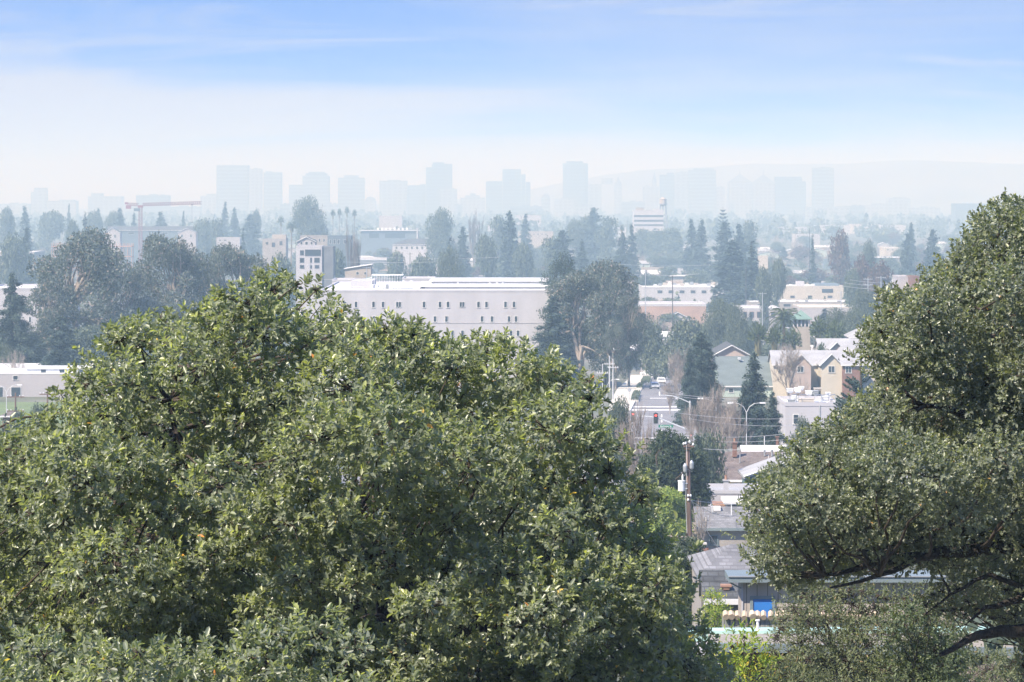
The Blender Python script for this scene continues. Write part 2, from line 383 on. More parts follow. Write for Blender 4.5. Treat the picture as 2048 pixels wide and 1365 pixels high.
def mk_euc(key, H, W, seed_s, per, s, nl=26, low=.28, fl=0.0, flat=False, m=None):
    """tall gum: pale forking limbs, separate drooping masses of leaf with light between them"""
    rr = random.Random(seed_s); t = MB(); L = []
    for i in range(nl):
        f = rr.random() ** .75; z = low + (1 - low) * f; prof = math.sin(math.pi * min(.95, (z - low) / (1 - low) * .72 + .22)) ** .6
        a = rr.random() * 6.283; rad = W / 2 * prof * rr.uniform(.35, .9); q = W * rr.uniform(.055, .11)
        L.append(((math.cos(a) * rad + fl * z * W, math.sin(a) * rad * .8, z * H * .93), (q * 1.15, q * 1.1, q * rr.uniform(.55, .8) if flat else q * rr.uniform(.8, 1.3))))
    V, Q, T = far_shell(L, per, s * .6, s * 1.5, 0 if flat else 1.6)
    f0 = [(rr.uniform(-.12, .12) * W, rr.uniform(-.1, .1) * W, H * rr.uniform(.35, .5)) for _ in range(4)]
    t.tube([(0, 0, -.5), (.2, 0, H * .2)] + [f0[0]], [W * .036, W * .028, W * .02], 8)
    for f in f0[1:]: t.tube(wig((.1, 0, H * .1), f, 4, .05, rr), [W * .024 * (1 - .12 * i) for i in range(5)], 7)
    for c, r in L:
        f = min(f0, key=lambda q: np.linalg.norm(np.array(q) - np.array(c))); t.tube(wig(f, c, 4, .09, rr), [W * .013 * (1 - .2 * i) for i in range(5)], 5)
        for _ in range(3):
            g = np.array(c) + rsph(1)[0] * np.array(r); t.tube([c, g], [W * .004, .02], 3, False)
    proto_parts(key, npmesh('crown', V, Q, T), m or EUC, t.mesh('trunk'), EBARK if not flat else BARK)
def mk_fanpalm(key, H, cr, skirt=.3):
    C = []; D = []; N = []
    n = 420; u = rsph(n); u[:, 2] = np.abs(u[:, 2]) * 1.1 - .35; u = unit(u)
    L = cr * R.uniform(.35, 1, n); C = np.array((0, 0, H - cr * .8)) + u * L[:, None]
    V, Q = clump_quads(C, u + R.normal(size=(n, 3)) * .25, R.normal(size=(n, 3)), cr * R.uniform(.3, .55, n), cr * R.uniform(.08, .16, n)); T = R.random(n) * .6
    k = 160; a = R.random(k) * 6.283; z = H - cr * .9 - R.random(k) * H * skirt; rr_ = cr * .32 * R.uniform(.6, 1.1, k)
    V2, Q2 = clump_quads(np.stack([np.cos(a) * rr_, np.sin(a) * rr_, z], 1), np.tile((0, 0, 1.), (k, 1)) + R.normal(size=(k, 3)) * .15, np.stack([np.cos(a), np.sin(a), a * 0], 1), np.full(k, cr * .6), np.full(k, cr * .14))
    me = npmesh('crown', np.concatenate([V, V2]), np.concatenate([Q, Q2 + len(V)]), np.concatenate([T, R.uniform(.85, 1, k)]))
    t = MB().tube([(0, 0, -.3), (.1, 0, H * .5), (0, 0, H - cr * .7)], [.38, .28, .24], 8)
    proto_parts(key, me, PALM, t.mesh('trunk'), mat('palm_trunk', (.16, .12, .09), .9))
def mk_datepalm(key, H, cr):
    C = []; D = []; N = []
    for i in range(46):
        a = i * 2.4; el = 1.25 - 1.5 * (i / 46); L = cr * R.uniform(.85, 1.1)
        for j in range(16):
            s = (j + 1) / 16; e = el - s * s * .9 + 0.2
            r_ = L * s * math.cos(max(-1, el - s * .45)); z = L * (s * math.sin(el) - s * s * .55)
            for sd in (-1, 1):
                C.append((math.cos(a) * r_, math.sin(a) * r_, H - cr * .45 + z)); D.append((math.cos(a) * .6 - sd * math.sin(a), math.sin(a) * .6 + sd * math.cos(a), -.35)); N.append((0, 0, 1))
    C = np.array(C); n = len(C); V, Q = clump_quads(C, np.array(D), np.array(N) + R.normal(size=(n, 3)) * .2, np.full(n, cr * .22), np.full(n, cr * .06))
    t = MB().tube([(0, 0, -.3), (0, 0, H - cr * .45)], [.5, .42], 9)
    proto_parts(key, npmesh('crown', V, Q, R.random(n) * .6), PALM, t.mesh('trunk'), mat('palm_trunk', (.16, .12, .09), .9))
def mk_star(key, H, W):
    """tiered pine whose straight whorls stand clear of one another"""
    C = []; D = []; tiers = 15
    for i in range(tiers):
        t = .1 + .88 * i / tiers; L = W / 2 * (1 - t) ** .75 + .3; a0 = i * .7
        for b in range(6):
            a = a0 + b * 1.047
            for f in np.linspace(.12, 1, 12): C.append((math.cos(a) * f * L, math.sin(a) * f * L, t * H + f * f * L * .35)); D.append((math.cos(a), math.sin(a), .5 * f))
    C = np.array(C); n = len(C); V, Q = clump_quads(C, np.array(D), np.tile((0, 0, 1.), (n, 1)) + R.normal(size=(n, 3)) * .7, np.full(n, W * .09), np.full(n, W * .05))
    t = MB().tube([(0, 0, -.5), (0, 0, H)], [.5, .05], 7); proto_parts(key, npmesh('crown', V, Q, R.random(n)), CON, t.mesh('trunk'), BARK)
mk_conifer('conA', 20, 7.5, 260, .75); mk_conifer('conB', 20, 9.5, 300, .8, .65, droop=.1, low=.04); mk_conifer('conC', 20, 5.2, 240, .6, 1.0)
mk_conifer('conBig', 20, 11, 900, .42, .6, droop=.35, low=.05); mk_conifer('conBig2', 20, 10, 950, .40, .75, droop=.25, low=.03)
mk_round('rndA', 12, 12, 5, .7, BRD); mk_round('rndB', 12, 10, 5, .7, BRD, 10, .2, .08); mk_round('rndC', 10, 13, 5, .7, BRD, 15, .15)
mk_round('rndD', 12, 9, 5, .7, PURP, 12, .2); mk_round('rndBig', 12, 12, 16, .36, BRD, 20, .15); mk_round('rndLean', 14, 15, 5, .6, BRD, 16, .3, .15)
mk_round('shrub', 5, 6, 22, .28, BRD, 14, .12)
mk_bare('bareA', 12, TWIG2, 5, .55, .08, .16, (2, 4), .03); mk_bare('bareB', 11, TWIG, 5, .5, .12, .14, (2, 4), .03)
mk_bare('bareC', 14, TWIG, 6, .46, .08, .12, (3, 4), .028, .27); mk_bare('bareP', 18, TWIG2, 5, .22, .35, .10, (3, 4), .03, .22)
mk_fanpalm('fan', 11, 2.6, .32); mk_fanpalm('fanTall', 20, 2.2, .08); mk_datepalm('date', 12, 4.6); mk_star('star', 26, 13)
KIND = {'con': ('conifer', 'conifer'), 'rnd': ('broadleaf_tree', 'tree'), 'bar': ('bare_tree', 'bare tree'), 'fan': ('fan_palm', 'palm'), 'dat': ('date_palm', 'palm'), 'sta': ('tiered_pine', 'pine'), 'euc': ('eucalyptus_tree', 'tree'), 'shr': ('shrub', 'shrub'), 'cyp': ('cypress_tree', 'cypress')}
HSIZE = {}
def plant(key, px, ytop, d, wpx, label, group=None, rz=None, base=None):
    """stand a tree of this kind at distance d, as tall and broad as it looks"""
    crown, cm, trunk, tm = PROTO[key]
    if key not in HSIZE:
        a = np.empty(len(crown.vertices) * 3, np.float32); crown.vertices.foreach_get('co', a); a = a.reshape(-1, 3)
        HSIZE[key] = (float(np.percentile(a[:, 2], 99.7)), float(np.percentile(np.abs(a[:, :2]), 98)) * 2)
    h0, w0 = HSIZE[key]; g = gz(d) if base is None else base; h = Z(ytop, d) - g; w = wpx / F * d
    w *= 1.22 if key[:3] == 'con' and d > 1000 else 1; nm, cat = KIND[key[:3]]
    root = empty(nm, (X(px, d), d, g), rnd.uniform(0, 6.28) if rz is None else rz, label, cat, group)
    root.scale = (w / w0, w / w0, h / h0)
    link('crown', crown, cm, root); link('trunk', trunk, tm, root)
    return root
# ---------------------------------------------------------------- surfaces of buildings
W_WHITE = mat('white_wall', (.41, .405, .435), .85, .10, .35, spec=.2, stretch=(1, 1, .22))  # white wall toned down to grey lilac, facade shade put into the colour
W_CREAM = mat('cream_wall', (.45, .41, .36), .85, .12, .3)
W_TAN = mat('tan_wall', (.34, .30, .265), .85, .15, .4)
W_GREY = mat('grey_stucco', (.30, .28, .27), .85, .16, .5, bump=.15)
W_LILAC = mat('pale_grey_wall', (.36, .345, .365), .85, .10, .2)
W_PINK = mat('pink_wall', (.38, .31, .285), .85, .12, .3)
W_YELL = mat('yellow_siding', (.70, .58, .34), .8, .10, .4, pattern=('bands', .22, .12), pc=(.6, .6, .6))
W_YELP = mat('pale_yellow_wall', (.46, .42, .355), .85, .10, .4)
W_SALM = mat('salmon_wall', (.38, .26, .21), .9, .25, .15)
W_BRICK = mat('brick_wall', (.24, .14, .115), .9, .2, .6, pattern=('brick', 2.2), pc=(.9, .8, .7))
W_BLUE = mat('slate_blue_wall', (.12, .16, .20), .85, .15, .4)
W_TEAL = mat('teal_siding', (.10, .17, .19), .8, .15, .4, pattern=('bands', .25, .12), pc=(.5, .5, .5))
W_BOARD = mat('tan_board_siding', (.36, .32, .29), .8, .14, .8, pattern=('vboards', .42, .07), pc=(.35, .35, .35))
W_DARK = mat('dark_wall', (.14, .15, .17), .85, .2, .3)
W_GREENM = mat('pale_green_wall', (.35, .42, .38), .8, .12, .3)
RF_WHITE = mat('white_roofing', (.60, .60, .61), .7, .12, .2)
RF_GREY = mat('grey_roofing', (.31, .31, .325), .85, .25, .3)
RF_SHIN = mat('grey_shingle', (.23, .23, .245), .9, .25, .7, pattern=('shingle', 1.9), pc=(.6, .6, .6), bump=.3)
RF_BRN = mat('brown_shingle', (.19, .155, .145), .9, .22, .7, pattern=('shingle', 1.9), pc=(.6, .6, .6), bump=.3)
RF_DARK = mat('dark_roofing', (.075, .078, .085), .9, .25, .5)
RF_GREEN = mat('green_metal_roof', (.14, .22, .19), .6, .12, .5)
RF_GRAV = mat('gravel_roofing', (.40, .36, .31), .95, .3, 6.0, bump=.9)
RF_AQUA = mat('aqua_coping', (.36, .54, .50), .6, .35, 2.2)
TILE = mat('clay_tile', (.30, .18, .13), .85, .3, 1.5)
TILEP = mat('weathered_tile_cap', (.48, .39, .29), .85, .3, 2.5)
TRIM = mat('white_trim', (.6, .6, .6), .6, .06, .5)
TRIMG = mat('blue_grey_trim', (.16, .20, .22), .6, .12, .8)
GLASS = mat('window_glass', (.035, .05, .07), .08, .2, .4, spec=.8)
BLUEP = mat('blue_panel', (.03, .16, .48), .45, .10, .8)
METAL = mat('galvanised_metal', (.48, .50, .52), .4, .15, .8, metal=.6)
WMET = mat('white_metal', (.70, .71, .72), .45, .10, .8)
GMET = mat('grey_unit', (.28, .30, .32), .6, .15, .8)
WOODP = mat('pole_wood', (.16, .105, .085), .9, .4, 2.0, bump=.6, stretch=(1, 1, .12))
FENCEW = mat('weathered_fence', (.28, .29, .28), .9, .4, 1.0, pattern=('vboards', .17, .12), pc=(.25, .25, .25))
CONC = mat('concrete', (.50, .48, .45), .9, .12, .3)
RED = mat('crane_red', (.26, .11, .13), .6, .1, .5)
ORNG = mat('orange_scaffold', (.42, .25, .19), .7, .15, .5)
BLACK = mat('black_rubber', (.02, .02, .02), .8, .1, 1)
WIREM = mat('wire', (.06, .06, .065), .7, .1, 1)
WIREL = mat('pale_wire', (.45, .46, .48), .6, .1, 1)
def tower_mat(i, c, per, duty, wide=None):
    return mat(f'tower_facade_{i}', c, .6, .06, .02, pattern=('grid', per, duty, wide, .62) if wide else ('bands', per, duty), pc=(.25, .25, .25))

# ---------------------------------------------------------------- building helper
def slab(mb, pts, th):
    """four- or three-cornered roof plane of real thickness (pts counter-clockwise from above)"""
    n = len(pts); v = list(pts) + [(x, y, z - th) for x, y, z in pts]
    return mb.add(v, [tuple(range(n)), tuple(range(2 * n - 1, n - 1, -1))] + [(i, n + i, n + (i + 1) % n, (i + 1) % n)[::-1] for i in range(n)])
def add_window(root, cx, cz, w, h, y=0.0, side=None, pane=GLASS, trim=TRIM, sub=True, bars=0, t=.09):
    """a framed opening on the front (side None) or on the left / right end wall"""
    def put(mb, a0, a1, b0, b1, z0, z1):
        if side is None: mb.box(a0, a1, y + b0, y + b1, z0, z1)
        elif side[0] == 'l': mb.box(side[1] + b0, side[1] + b1, a0, a1, z0, z1)
        else: mb.box(side[1] - b1, side[1] - b0, a0, a1, z0, z1)
    f = MB(); t = min(t, w * .16)
    put(f, cx - w / 2 - t, cx + w / 2 + t, -.07, -.003, cz + h / 2, cz + h / 2 + t); put(f, cx - w / 2 - t - .04, cx + w / 2 + t + .04, -.11, -.003, cz - h / 2 - t, cz - h / 2)
    put(f, cx - w / 2 - t, cx - w / 2, -.07, -.003, cz - h / 2, cz + h / 2); put(f, cx + w / 2, cx + w / 2 + t, -.07, -.003, cz - h / 2, cz + h / 2)
    for b in range(bars): x = cx - w / 2 + w * (b + 1) / (bars + 1); put(f, x - t * .3, x + t * .3, -.055, -.003, cz - h / 2, cz + h / 2)
    g = MB(); put(g, cx - w / 2, cx + w / 2, -.03, -.004, cz - h / 2, cz + h / 2)
    fo = f.build('window', trim, root); g.build('pane', pane, fo)
    return fo
def bld(name, label, cat, px0, px1, yt, d, depth, wall, roof, kind='flat', rise=2.0, over=.35, wins=(), rz=0.0, group=None, par=.45, trim=TRIM, base=None, parm=None, bars=0, pane=GLASS, eave=None, ridge=.5):
    w = (px1 - px0) / F * d; g = gz(d) if base is None else base; h = Z(yt, d) - g; xm = X((px0 + px1) / 2, d)
    root = empty(name, (xm, d, g), rz, label, cat, group); a = w / 2; lo = min(0, gz(d + depth) - g, gz(d) - g) - 1
    wm = MB(); wm.box(-a, a, 0, depth, lo, h); rm = MB(); o = over
    if kind == 'flat':
        wm.build('wall', wall, root); rm.box(-a + .3, a - .3, .3, depth - .3, h + .004, h + .06); rm.build('roof', roof, root)
        if par:
            p = MB()
            p.box(-a - .05, a + .05, -.05, .28, h + .003, h + par).box(-a - .05, a + .05, depth - .28, depth + .05, h + .003, h + par)
            p.box(-a - .05, -a + .28, .28, depth - .28, h + .003, h + par).box(a - .28, a + .05, .28, depth - .28, h + .003, h + par)
            p.build('parapet', parm or wall, root)
    elif kind == 'slab':
        wm.build('wall', wall, root); rm.box(-a - o, a + o, -o, depth + o, h + .004, h + .28); rm.build('roof', roof, root)
    elif kind == 'front':   # gable faces the viewer
        wm.prism([(-a + .002, h - .01), (a - .002, h - .01), (0, h + rise - .03)], .002, depth - .002); wm.build('wall', wall, root)
        k = rise / a; e = o * k
        slab(rm, [(-a - o, -o, h - e + .12), (0, -o, h + rise + .12), (0, depth + o, h + rise + .12), (-a - o, depth + o, h - e + .12)], .14)
        slab(rm, [(0, -o, h + rise + .12), (a + o, -o, h - e + .12), (a + o, depth + o, h - e + .12), (0, depth + o, h + rise + .12)], .14); rm.build('roof', roof, root)
        f = MB(); f.tube([(-a - o, -o - .03, h - e), (0, -o - .03, h + rise), (a + o, -o - .03, h - e)], .14, 4); f.build('fascia', trim, root)
    elif kind == 'side':    # ridge runs across
        m = depth * ridge
        wm.add([(-a + .002, .0, h - .01), (-a + .002, depth, h - .01), (-a + .002, m, h + rise - .03), (a - .002, 0, h - .01), (a - .002, depth, h - .01), (a - .002, m, h + rise - .03)], [(0, 2, 1), (3, 4, 5), (0, 3, 5, 2), (1, 2, 5, 4)]); wm.build('wall', wall, root)
        e = o * rise / m; e2 = o * rise / (depth - m)
        slab(rm, [(-a - o, -o, h - e + .12), (a + o, -o, h - e + .12), (a + o, m, h + rise + .12), (-a - o, m, h + rise + .12)], .14)
        slab(rm, [(-a - o, m, h + rise + .12), (a + o, m, h + rise + .12), (a + o, depth + o, h - e2 + .12), (-a - o, depth + o, h - e2 + .12)], .14); rm.build('roof', roof, root)
        f = MB(); f.box(-a - o, a + o, -o - .1, -o - .005, h - e - .1, h - e + .13); f.build('gutter', eave or trim, root)
    elif kind == 'hip':
        wm.build('wall', wall, root); m = depth / 2; q = min(a * .85, m) ; A = (-a - o, -o, h); Bq = (a + o, -o, h); Cq = (a + o, depth + o, h); Dq = (-a - o, depth + o, h); r0 = (-a + q, m, h + rise); r1 = (a - q, m, h + rise)
        slab(rm, [A, Bq, r1, r0], .12); slab(rm, [Cq, Dq, r0, r1], .12); slab(rm, [Bq, Cq, r1], .12); slab(rm, [Dq, A, r0], .12); rm.build('roof', roof, root)
        f = MB(); f.box(-a - o, a + o, -o - .1, -o - .005, h - .18, h + .02); f.build('gutter', eave or trim, root)
    elif kind == 'shed':    # one slope rising to the right
        wm.prism([(-a + .002, h - .01), (a - .002, h - .01), (a - .002, h + rise)], .002, depth - .002); wm.build('wall', wall, root)
        slab(rm, [(-a - o, -o, h + .1 - o * rise / w), (a + o, -o, h + rise + .2), (a + o, depth + o, h + rise + .2), (-a - o, depth + o, h + .1 - o * rise / w)], .2); rm.build('roof', roof, root)
        f = MB(); f.tube([(-a - o, -o - .04, h - .02), (a + o, -o - .04, h + rise + .08)], .12, 4); f.build('fascia', trim, root)
    for q in wins:
        cx, cy, wp, hp = q[:4]; add_window(root, X(cx, d) - xm, Z(cy, d) - g, wp / F * d, hp / F * d, trim=q[4] if len(q) > 4 else trim, bars=bars, pane=pane)
    root['h'] = h; root['w'] = w
    return root
def chimney(root, px, py0, py1, wpx, d, m, y=1.0, pot=None):
    x = X(px, d) - root.location.x; g = root.location.z; w = wpx / F * d; z1 = Z(py0, d) - g; z0 = Z(py1, d) - g
    c = MB(); c.box(x - w / 2, x + w / 2, y, y + w * .8, z0, z1 - .12); c.box(x - w / 2 - .08, x + w / 2 + .08, y - .08, y + w * .8 + .08, z1 - .12, z1)
    o = c.build('chimney', m, root)
    if pot: MB().lathe([(.13, 0), (.11, .35), (.14, .42)], 8, (x, y + w * .4, z1)).build('pot', pot, o)
    return o
def vent(root, px, py0, py1, wpx, d, m=METAL, y=1.0):
    x = X(px, d) - root.location.x; g = root.location.z; w = wpx / F * d / 2; z1 = Z(py0, d) - g; z0 = Z(py1, d) - g
    return MB().lathe([(w, z0), (w, z1 - w * 1.2), (w * 1.7, z1 - w * 1.2), (w * 1.7, z1 - w * .2), (w * .5, z1)], 8, (x, y, 0)).build('vent_pipe', m, root)
def unit_box(root, px, yb, wpx, hpx, d, m, y, part='rooftop_unit', dep=1.5, fan=False):
    """machine standing on a roof: casing with plinth, cap and louvre ribs"""
    x = X(px, d) - root.location.x; g = root.location.z; w = wpx / F * d; h = hpx / F * d; z = Z(yb, d) - g; b = MB()
    b.box(x - w / 2, x + w / 2, y, y + dep, z + .15, z + h); b.box(x - w / 2 - .06, x + w / 2 + .06, y - .06, y + dep + .06, z + h, z + h + .08); b.box(x - w / 2 + .1, x + w / 2 - .1, y + .1, y + dep - .1, z, z + .15)
    for i in range(4): zz = z + .25 + (h - .4) * i / 4; b.box(x - w * .4, x + w * .4, y - .03, y - .002, zz, zz + (h - .4) * .12)
    o = b.build(part, m, root)
    if fan: MB().lathe([(w * .3, -.02), (w * .34, .05)], 14, (0, 0, 0)).build('fan', WMET, o, (x, y + dep / 2, z + h + .1))
    return o
# ---------------------------------------------------------------- ground, hills, streets
def ground_sheet():
    ds = [-900, -300, -50, 0, 20, 45, 65, 85, 105, 120, 135, 150, 185, 220, 260, 300, 360, 420, 515, 600, 680, 750, 830, 900, 990, 1100, 1300, 2000, 3000, 4500, 6500, 9000, 12400]
    xs = [-3400, -1500, -700, -300, -120, -50, 0, 50, 120, 300, 700, 1500, 3400]
    V = [(x, d, gz(d)) for d in ds for x in xs]; n = len(xs)
    Q = [(j * n + i, j * n + i + 1, (j + 1) * n + i + 1, (j + 1) * n + i) for j in range(len(ds) - 1) for i in range(n - 1)]
    me = npmesh('ground', np.array(V), np.array(Q)); m, t, nn, b = nt('ground'); L = t.links
    tc = nn.new('ShaderNodeTexCoord'); a = nn.new('ShaderNodeTexNoise'); a.inputs['Scale'].default_value = .02; a.inputs['Detail'].default_value = 9; L.new(tc.outputs['Object'], a.inputs[0])
    v = nn.new('ShaderNodeTexVoronoi'); v.inputs['Scale'].default_value = .05; L.new(tc.outputs['Object'], v.inputs['Vector'])
    cr = nn.new('ShaderNodeValToRGB'); e = cr.color_ramp.elements; e[0].position = .35; e[0].color = (.045, .055, .03, 1); e[1].position = .62; e[1].color = (.16, .15, .12, 1)
    x = e.new(.5); x.color = (.08, .085, .05, 1); L.new(a.outputs[0], cr.inputs[0])
    mx = nn.new('ShaderNodeMix'); mx.data_type = 'RGBA'; mx.blend_type = 'MULTIPLY'; mx.inputs[0].default_value = .10; L.new(cr.outputs[0], mx.inputs[6]); L.new(v.outputs['Color'], mx.inputs[7])
    L.new(mx.outputs[2], b.inputs['Base Color']); b.inputs['Roughness'].default_value = .95
    tag(link('ground', me, m), kind='structure')
ground_sheet()
def hills():
    prof = [(-2200, 420), (300, 420), (700, 412), (1000, 392), (1120, 366), (1200, 352), (1290, 339), (1400, 336), (1500, 327), (1580, 329), (1700, 328), (1760, 323), (1820, 320), (1900, 323), (2048, 328), (2300, 334), (2900, 350), (4200, 420)]
    xs = np.linspace(-2200, 4200, 260); ys = np.interp(xs, [p[0] for p in prof], [p[1] for p in prof]); rr = np.random.default_rng(3)
    ys = ys + np.convolve(rr.normal(size=260), np.ones(5) / 5, 'same') * 1.3
    V = []; D0 = 11000
    for r, (dd, f) in enumerate([(-1300, 0), (-800, .3), (-350, .75), (0, 1), (500, .7), (1100, 0)]):
        for x, y in zip(xs, ys):
            top = max(0, Z(y, D0) + 12); bump = 1 + .12 * math.sin(x * .03 + r * 2) * (1 if r not in (0, 3, 5) else 0)
            V.append(((x - CX) / F * D0, D0 + dd, -12.5 + top * f * bump))
    n = 260; Q = [(j * n + i, j * n + i + 1, (j + 1) * n + i + 1, (j + 1) * n + i) for j in range(5) for i in range(n - 1)]
    tag(link('hills', npmesh('hills', np.array(V), np.array(Q)), mat('hill_scrub', (.13, .12, .085), .95, .4, .004)), kind='structure')
hills()
def strip(name, m, pts, lift, label=None):
    """a sheet through (x_left_px, x_right_px, distance) stations, lying lift metres over the ground"""
    ds = []
    for (a0, a1, d0), (b0, b1, d1) in zip(pts, pts[1:]):
        for i in range(8): t = i / 8; ds.append((a0 + (b0 - a0) * t, a1 + (b1 - a1) * t, d0 + (d1 - d0) * t))
    ds.append(pts[-1]); V = []
    for x0, x1, d in ds: V += [(x0, d, gz(d) + lift), (x1, d, gz(d) + lift)]
    Q = [(2 * i, 2 * i + 1, 2 * i + 3, 2 * i + 2) for i in range(len(ds) - 1)]
    return tag(link(name, npmesh(name, np.array(V), np.array(Q)), m), label, kind='structure')
ASPH = mat('asphalt', (.19, .185, .195), .85, .2, .15); WALK = mat('warm_concrete', (.50, .47, .41), .85, .08, .2); PAINT = mat('road_paint', (.75, .75, .72), .7, .12, .5)  # pavement is one even, pale warm concrete
LAWN = mat('lawn', (.13, .17, .07), .95, .25, .15)
xr = lambda px, d: X(px, d)
# the avenue running away from the crossroads, its wide pavement, the crossroads itself
strip('road', ASPH, [(xr(1180, 470), xr(1430, 470), 470), (xr(1212, 560), xr(1400, 560), 560), (xr(1238, 640), xr(1384, 640), 640), (xr(1268, 720), xr(1372, 720), 720), (xr(1284, 800), xr(1362, 800), 800), (xr(1296, 900), xr(1356, 900), 900), (xr(1292, 990), xr(1352, 990), 990), (xr(1280, 1060), xr(1352, 1060), 1060)], .06)
strip('cross_street', ASPH, [(-60, 95, 430), (-60, 95, 470)], .056)
strip('pavement', WALK, [(xr(1214, 650), xr(1258, 650), 650), (xr(1228, 720), xr(1276, 720), 720), (xr(1243, 800), xr(1287, 800), 800), (xr(1256, 900), xr(1299, 900), 900), (xr(1262, 990), xr(1308, 990), 990)], .2)
k = MB()
st = [(1259, 650), (1277, 720), (1288, 800), (1300, 900), (1309, 990)]
for (a, d0), (b_, d1) in zip(st, st[1:]):
    for i in range(4):
        t0, t1 = i / 4, (i + 1) / 4; q = []
        for t in (t0, t1): dd = d0 + (d1 - d0) * t; xx = X(a + (b_ - a) * t, dd); q.append((xx, dd, gz(dd)))
        k.add([(q[0][0] - .1, q[0][1], q[0][2]), (q[0][0] + .15, q[0][1], q[0][2]), (q[1][0] + .15, q[1][1], q[1][2]), (q[1][0] - .1, q[1][1], q[1][2]), (q[0][0] - .1, q[0][1], q[0][2] + .24), (q[0][0] + .15, q[0][1], q[0][2] + .24), (q[1][0] + .15, q[1][1], q[1][2] + .24), (q[1][0] - .1, q[1][1], q[1][2] + .24)], [(4, 5, 6, 7), (0, 1, 5, 4), (1, 2, 6, 5), (3, 0, 4, 7)])
tag(k.build('kerb', CONC), kind='structure')
mk = MB()
def dash(px0, px1, d0, d1):
    mk.add([(X(px0, d0), d0, gz(d0) + .07), (X(px1, d0), d0, gz(d0) + .07), (X(px1, d1), d1, gz(d1) + .07), (X(px0, d1), d1, gz(d1) + .07)], [(0, 1, 2, 3)])
dash(1262, 1372, 655, 658.5); dash(1262, 1372, 668, 671); dash(1300, 1372, 706, 708); dash(1235, 1390, 560, 563); dash(1230, 1395, 545, 548)
for i in range(7): dash(1318, 1320, 720 + i * 40, 738 + i * 40)
for i in range(4): dash(1322, 1324.5, 575 + i * 18, 585 + i * 18)
tag(mk.build('road_markings', PAINT), kind='structure')
strip('lawn', LAWN, [(xr(-60, 560), xr(150, 560), 560), (xr(-60, 690), xr(200, 690), 690)], .05)
strip('park_grass', LAWN, [(xr(1296, 1065), xr(1345, 1065), 1065), (xr(1290, 1180), xr(1350, 1180), 1180)], .05)

# ---------------------------------------------------------------- skyline of the far downtown
DS = 8600
TM = [tower_mat(i, c, p, q, w) for i, (c, p, q, w) in enumerate([((.15, .16, .15), 8.4, .5, None), ((.19, .19, .18), 7.6, .5, 12), ((.08, .09, .09), 8.0, .55, None), ((.22, .21, .19), 7.6, .5, 10)])]
TROOF = mat('tower_roofing', (.1, .1, .1), .9, .1, .02)
def tower(label, x0, x1, yt, steps=(), mi=0, name='office_tower', cat='tower', D=DS, crown=None, dep=None, cham=0):
    w = (x1 - x0) / F * D; dep = dep or w * .8; g = gz(D); root = empty(name, (X((x0 + x1) / 2, D), D, g), 0, label, cat); h = Z(yt, D) - g; a = w / 2
    m = MB()
    if cham:
        c = cham / F * D; m.add([(-a, c, -2), (-a + c, 0, -2), (a - c, 0, -2), (a, c, -2), (a, dep - c, -2), (a - c, dep, -2), (-a + c, dep, -2), (-a, dep - c, -2)] + [(-a, c, h), (-a + c, 0, h), (a - c, 0, h), (a, c, h), (a, dep - c, h), (a - c, dep, h), (-a + c, dep, h), (-a, dep - c, h)], [tuple(range(8, 16))] + [(i, (i + 1) % 8, 8 + (i + 1) % 8, 8 + i) for i in range(8)])
    else: m.box(-a, a, 0, dep, -2, h)
    m.build('shaft', TM[mi], root)
    for s0, s1, sy in steps:
        xx0 = X(s0, D) - root.location.x; xx1 = X(s1, D) - root.location.x; z = Z(sy, D) - g
        MB().box(xx0, xx1, 2, dep - 2, (h if sy < yt else -2) + .05, z).build('upper_block' if sy < yt else 'wing', TM[mi], root)
    p = MB(); r = random.Random(int(x0)); q = a * .25; p.box(-q, q, dep * .3, dep * .7, h + .1, h + 2.6); p.box(a * .45, a * .75, dep * .3, dep * .5, h + .1, h + 1.8)
    if not steps and not crown: p.build('plant_room', TROOF, root)
    if crown == 'pyramid':
        z = Z(yt - 17, D) - g; MB().add([(-a, 0, h), (a, 0, h), (a, dep, h), (-a, dep, h), (0, dep / 2, z)], [(0, 1, 4), (1, 2, 4), (2, 3, 4), (3, 0, 4)]).build('pyramid_roof', TROOF, root)
        MB().tube([(0, dep / 2, z - 2), (0, dep / 2, z + 13)], [1.3, .3], 5).build('spire', TROOF, root)
    if crown == 'spire':
        MB().lathe([(a, h), (a * .8, h + 7), (a * .35, h + 13), (.4, h + 22)], 8, (0, dep / 2, 0)).build('spire', TROOF, root)
    if crown == 'dome': MB().lathe([(a * .9, h), (a * .85, h + 4), (a * .5, h + 8), (.5, h + 10)], 12, (0, dep / 2, 0)).build('dome', TROOF, root)
    if crown == 'mast': MB().tube([(0, dep / 2, h), (0, dep / 2, h + 9)], [.8, .3], 5).build('mast', TROOF, root)
    return root
tower('narrow pale tower at the thin end of the skyline, with a lower shoulder', 62, 93, 384, [(68, 93, 376)], 1)
tower('long low block joined to the foot of the narrow pale tower', 94, 152, 402, [(118, 146, 400)], 3, 'office_block', 'building')
tower('very low flat block farthest along the thin end of the skyline', -6, 58, 408, (), 3, 'office_block', 'building')
tower('broad low ribbed block with a raised block on one end, short of the crane', 176, 243, 393, [(182, 202, 387)], 1, 'office_block', 'building')
tower('flat wide block standing behind the jib of the tower crane', 272, 337, 391, (), 2, 'office_block', 'building')
tower('low stepped block against the foot of the tall slab tower', 401, 432, 392, [(412, 432, 388)], 3, 'office_block', 'building')
tower('tall wide slab tower with fine horizontal bands and a tiny roof mast', 433, 496, 331, (), 0, crown='mast')
tower('pale smooth tower squeezed between two banded slab towers', 498, 524, 338, (), 3)
tower('banded tower with a small box on its roof, last of the joined trio', 527, 563, 345, [(532, 543, 343)], 0)
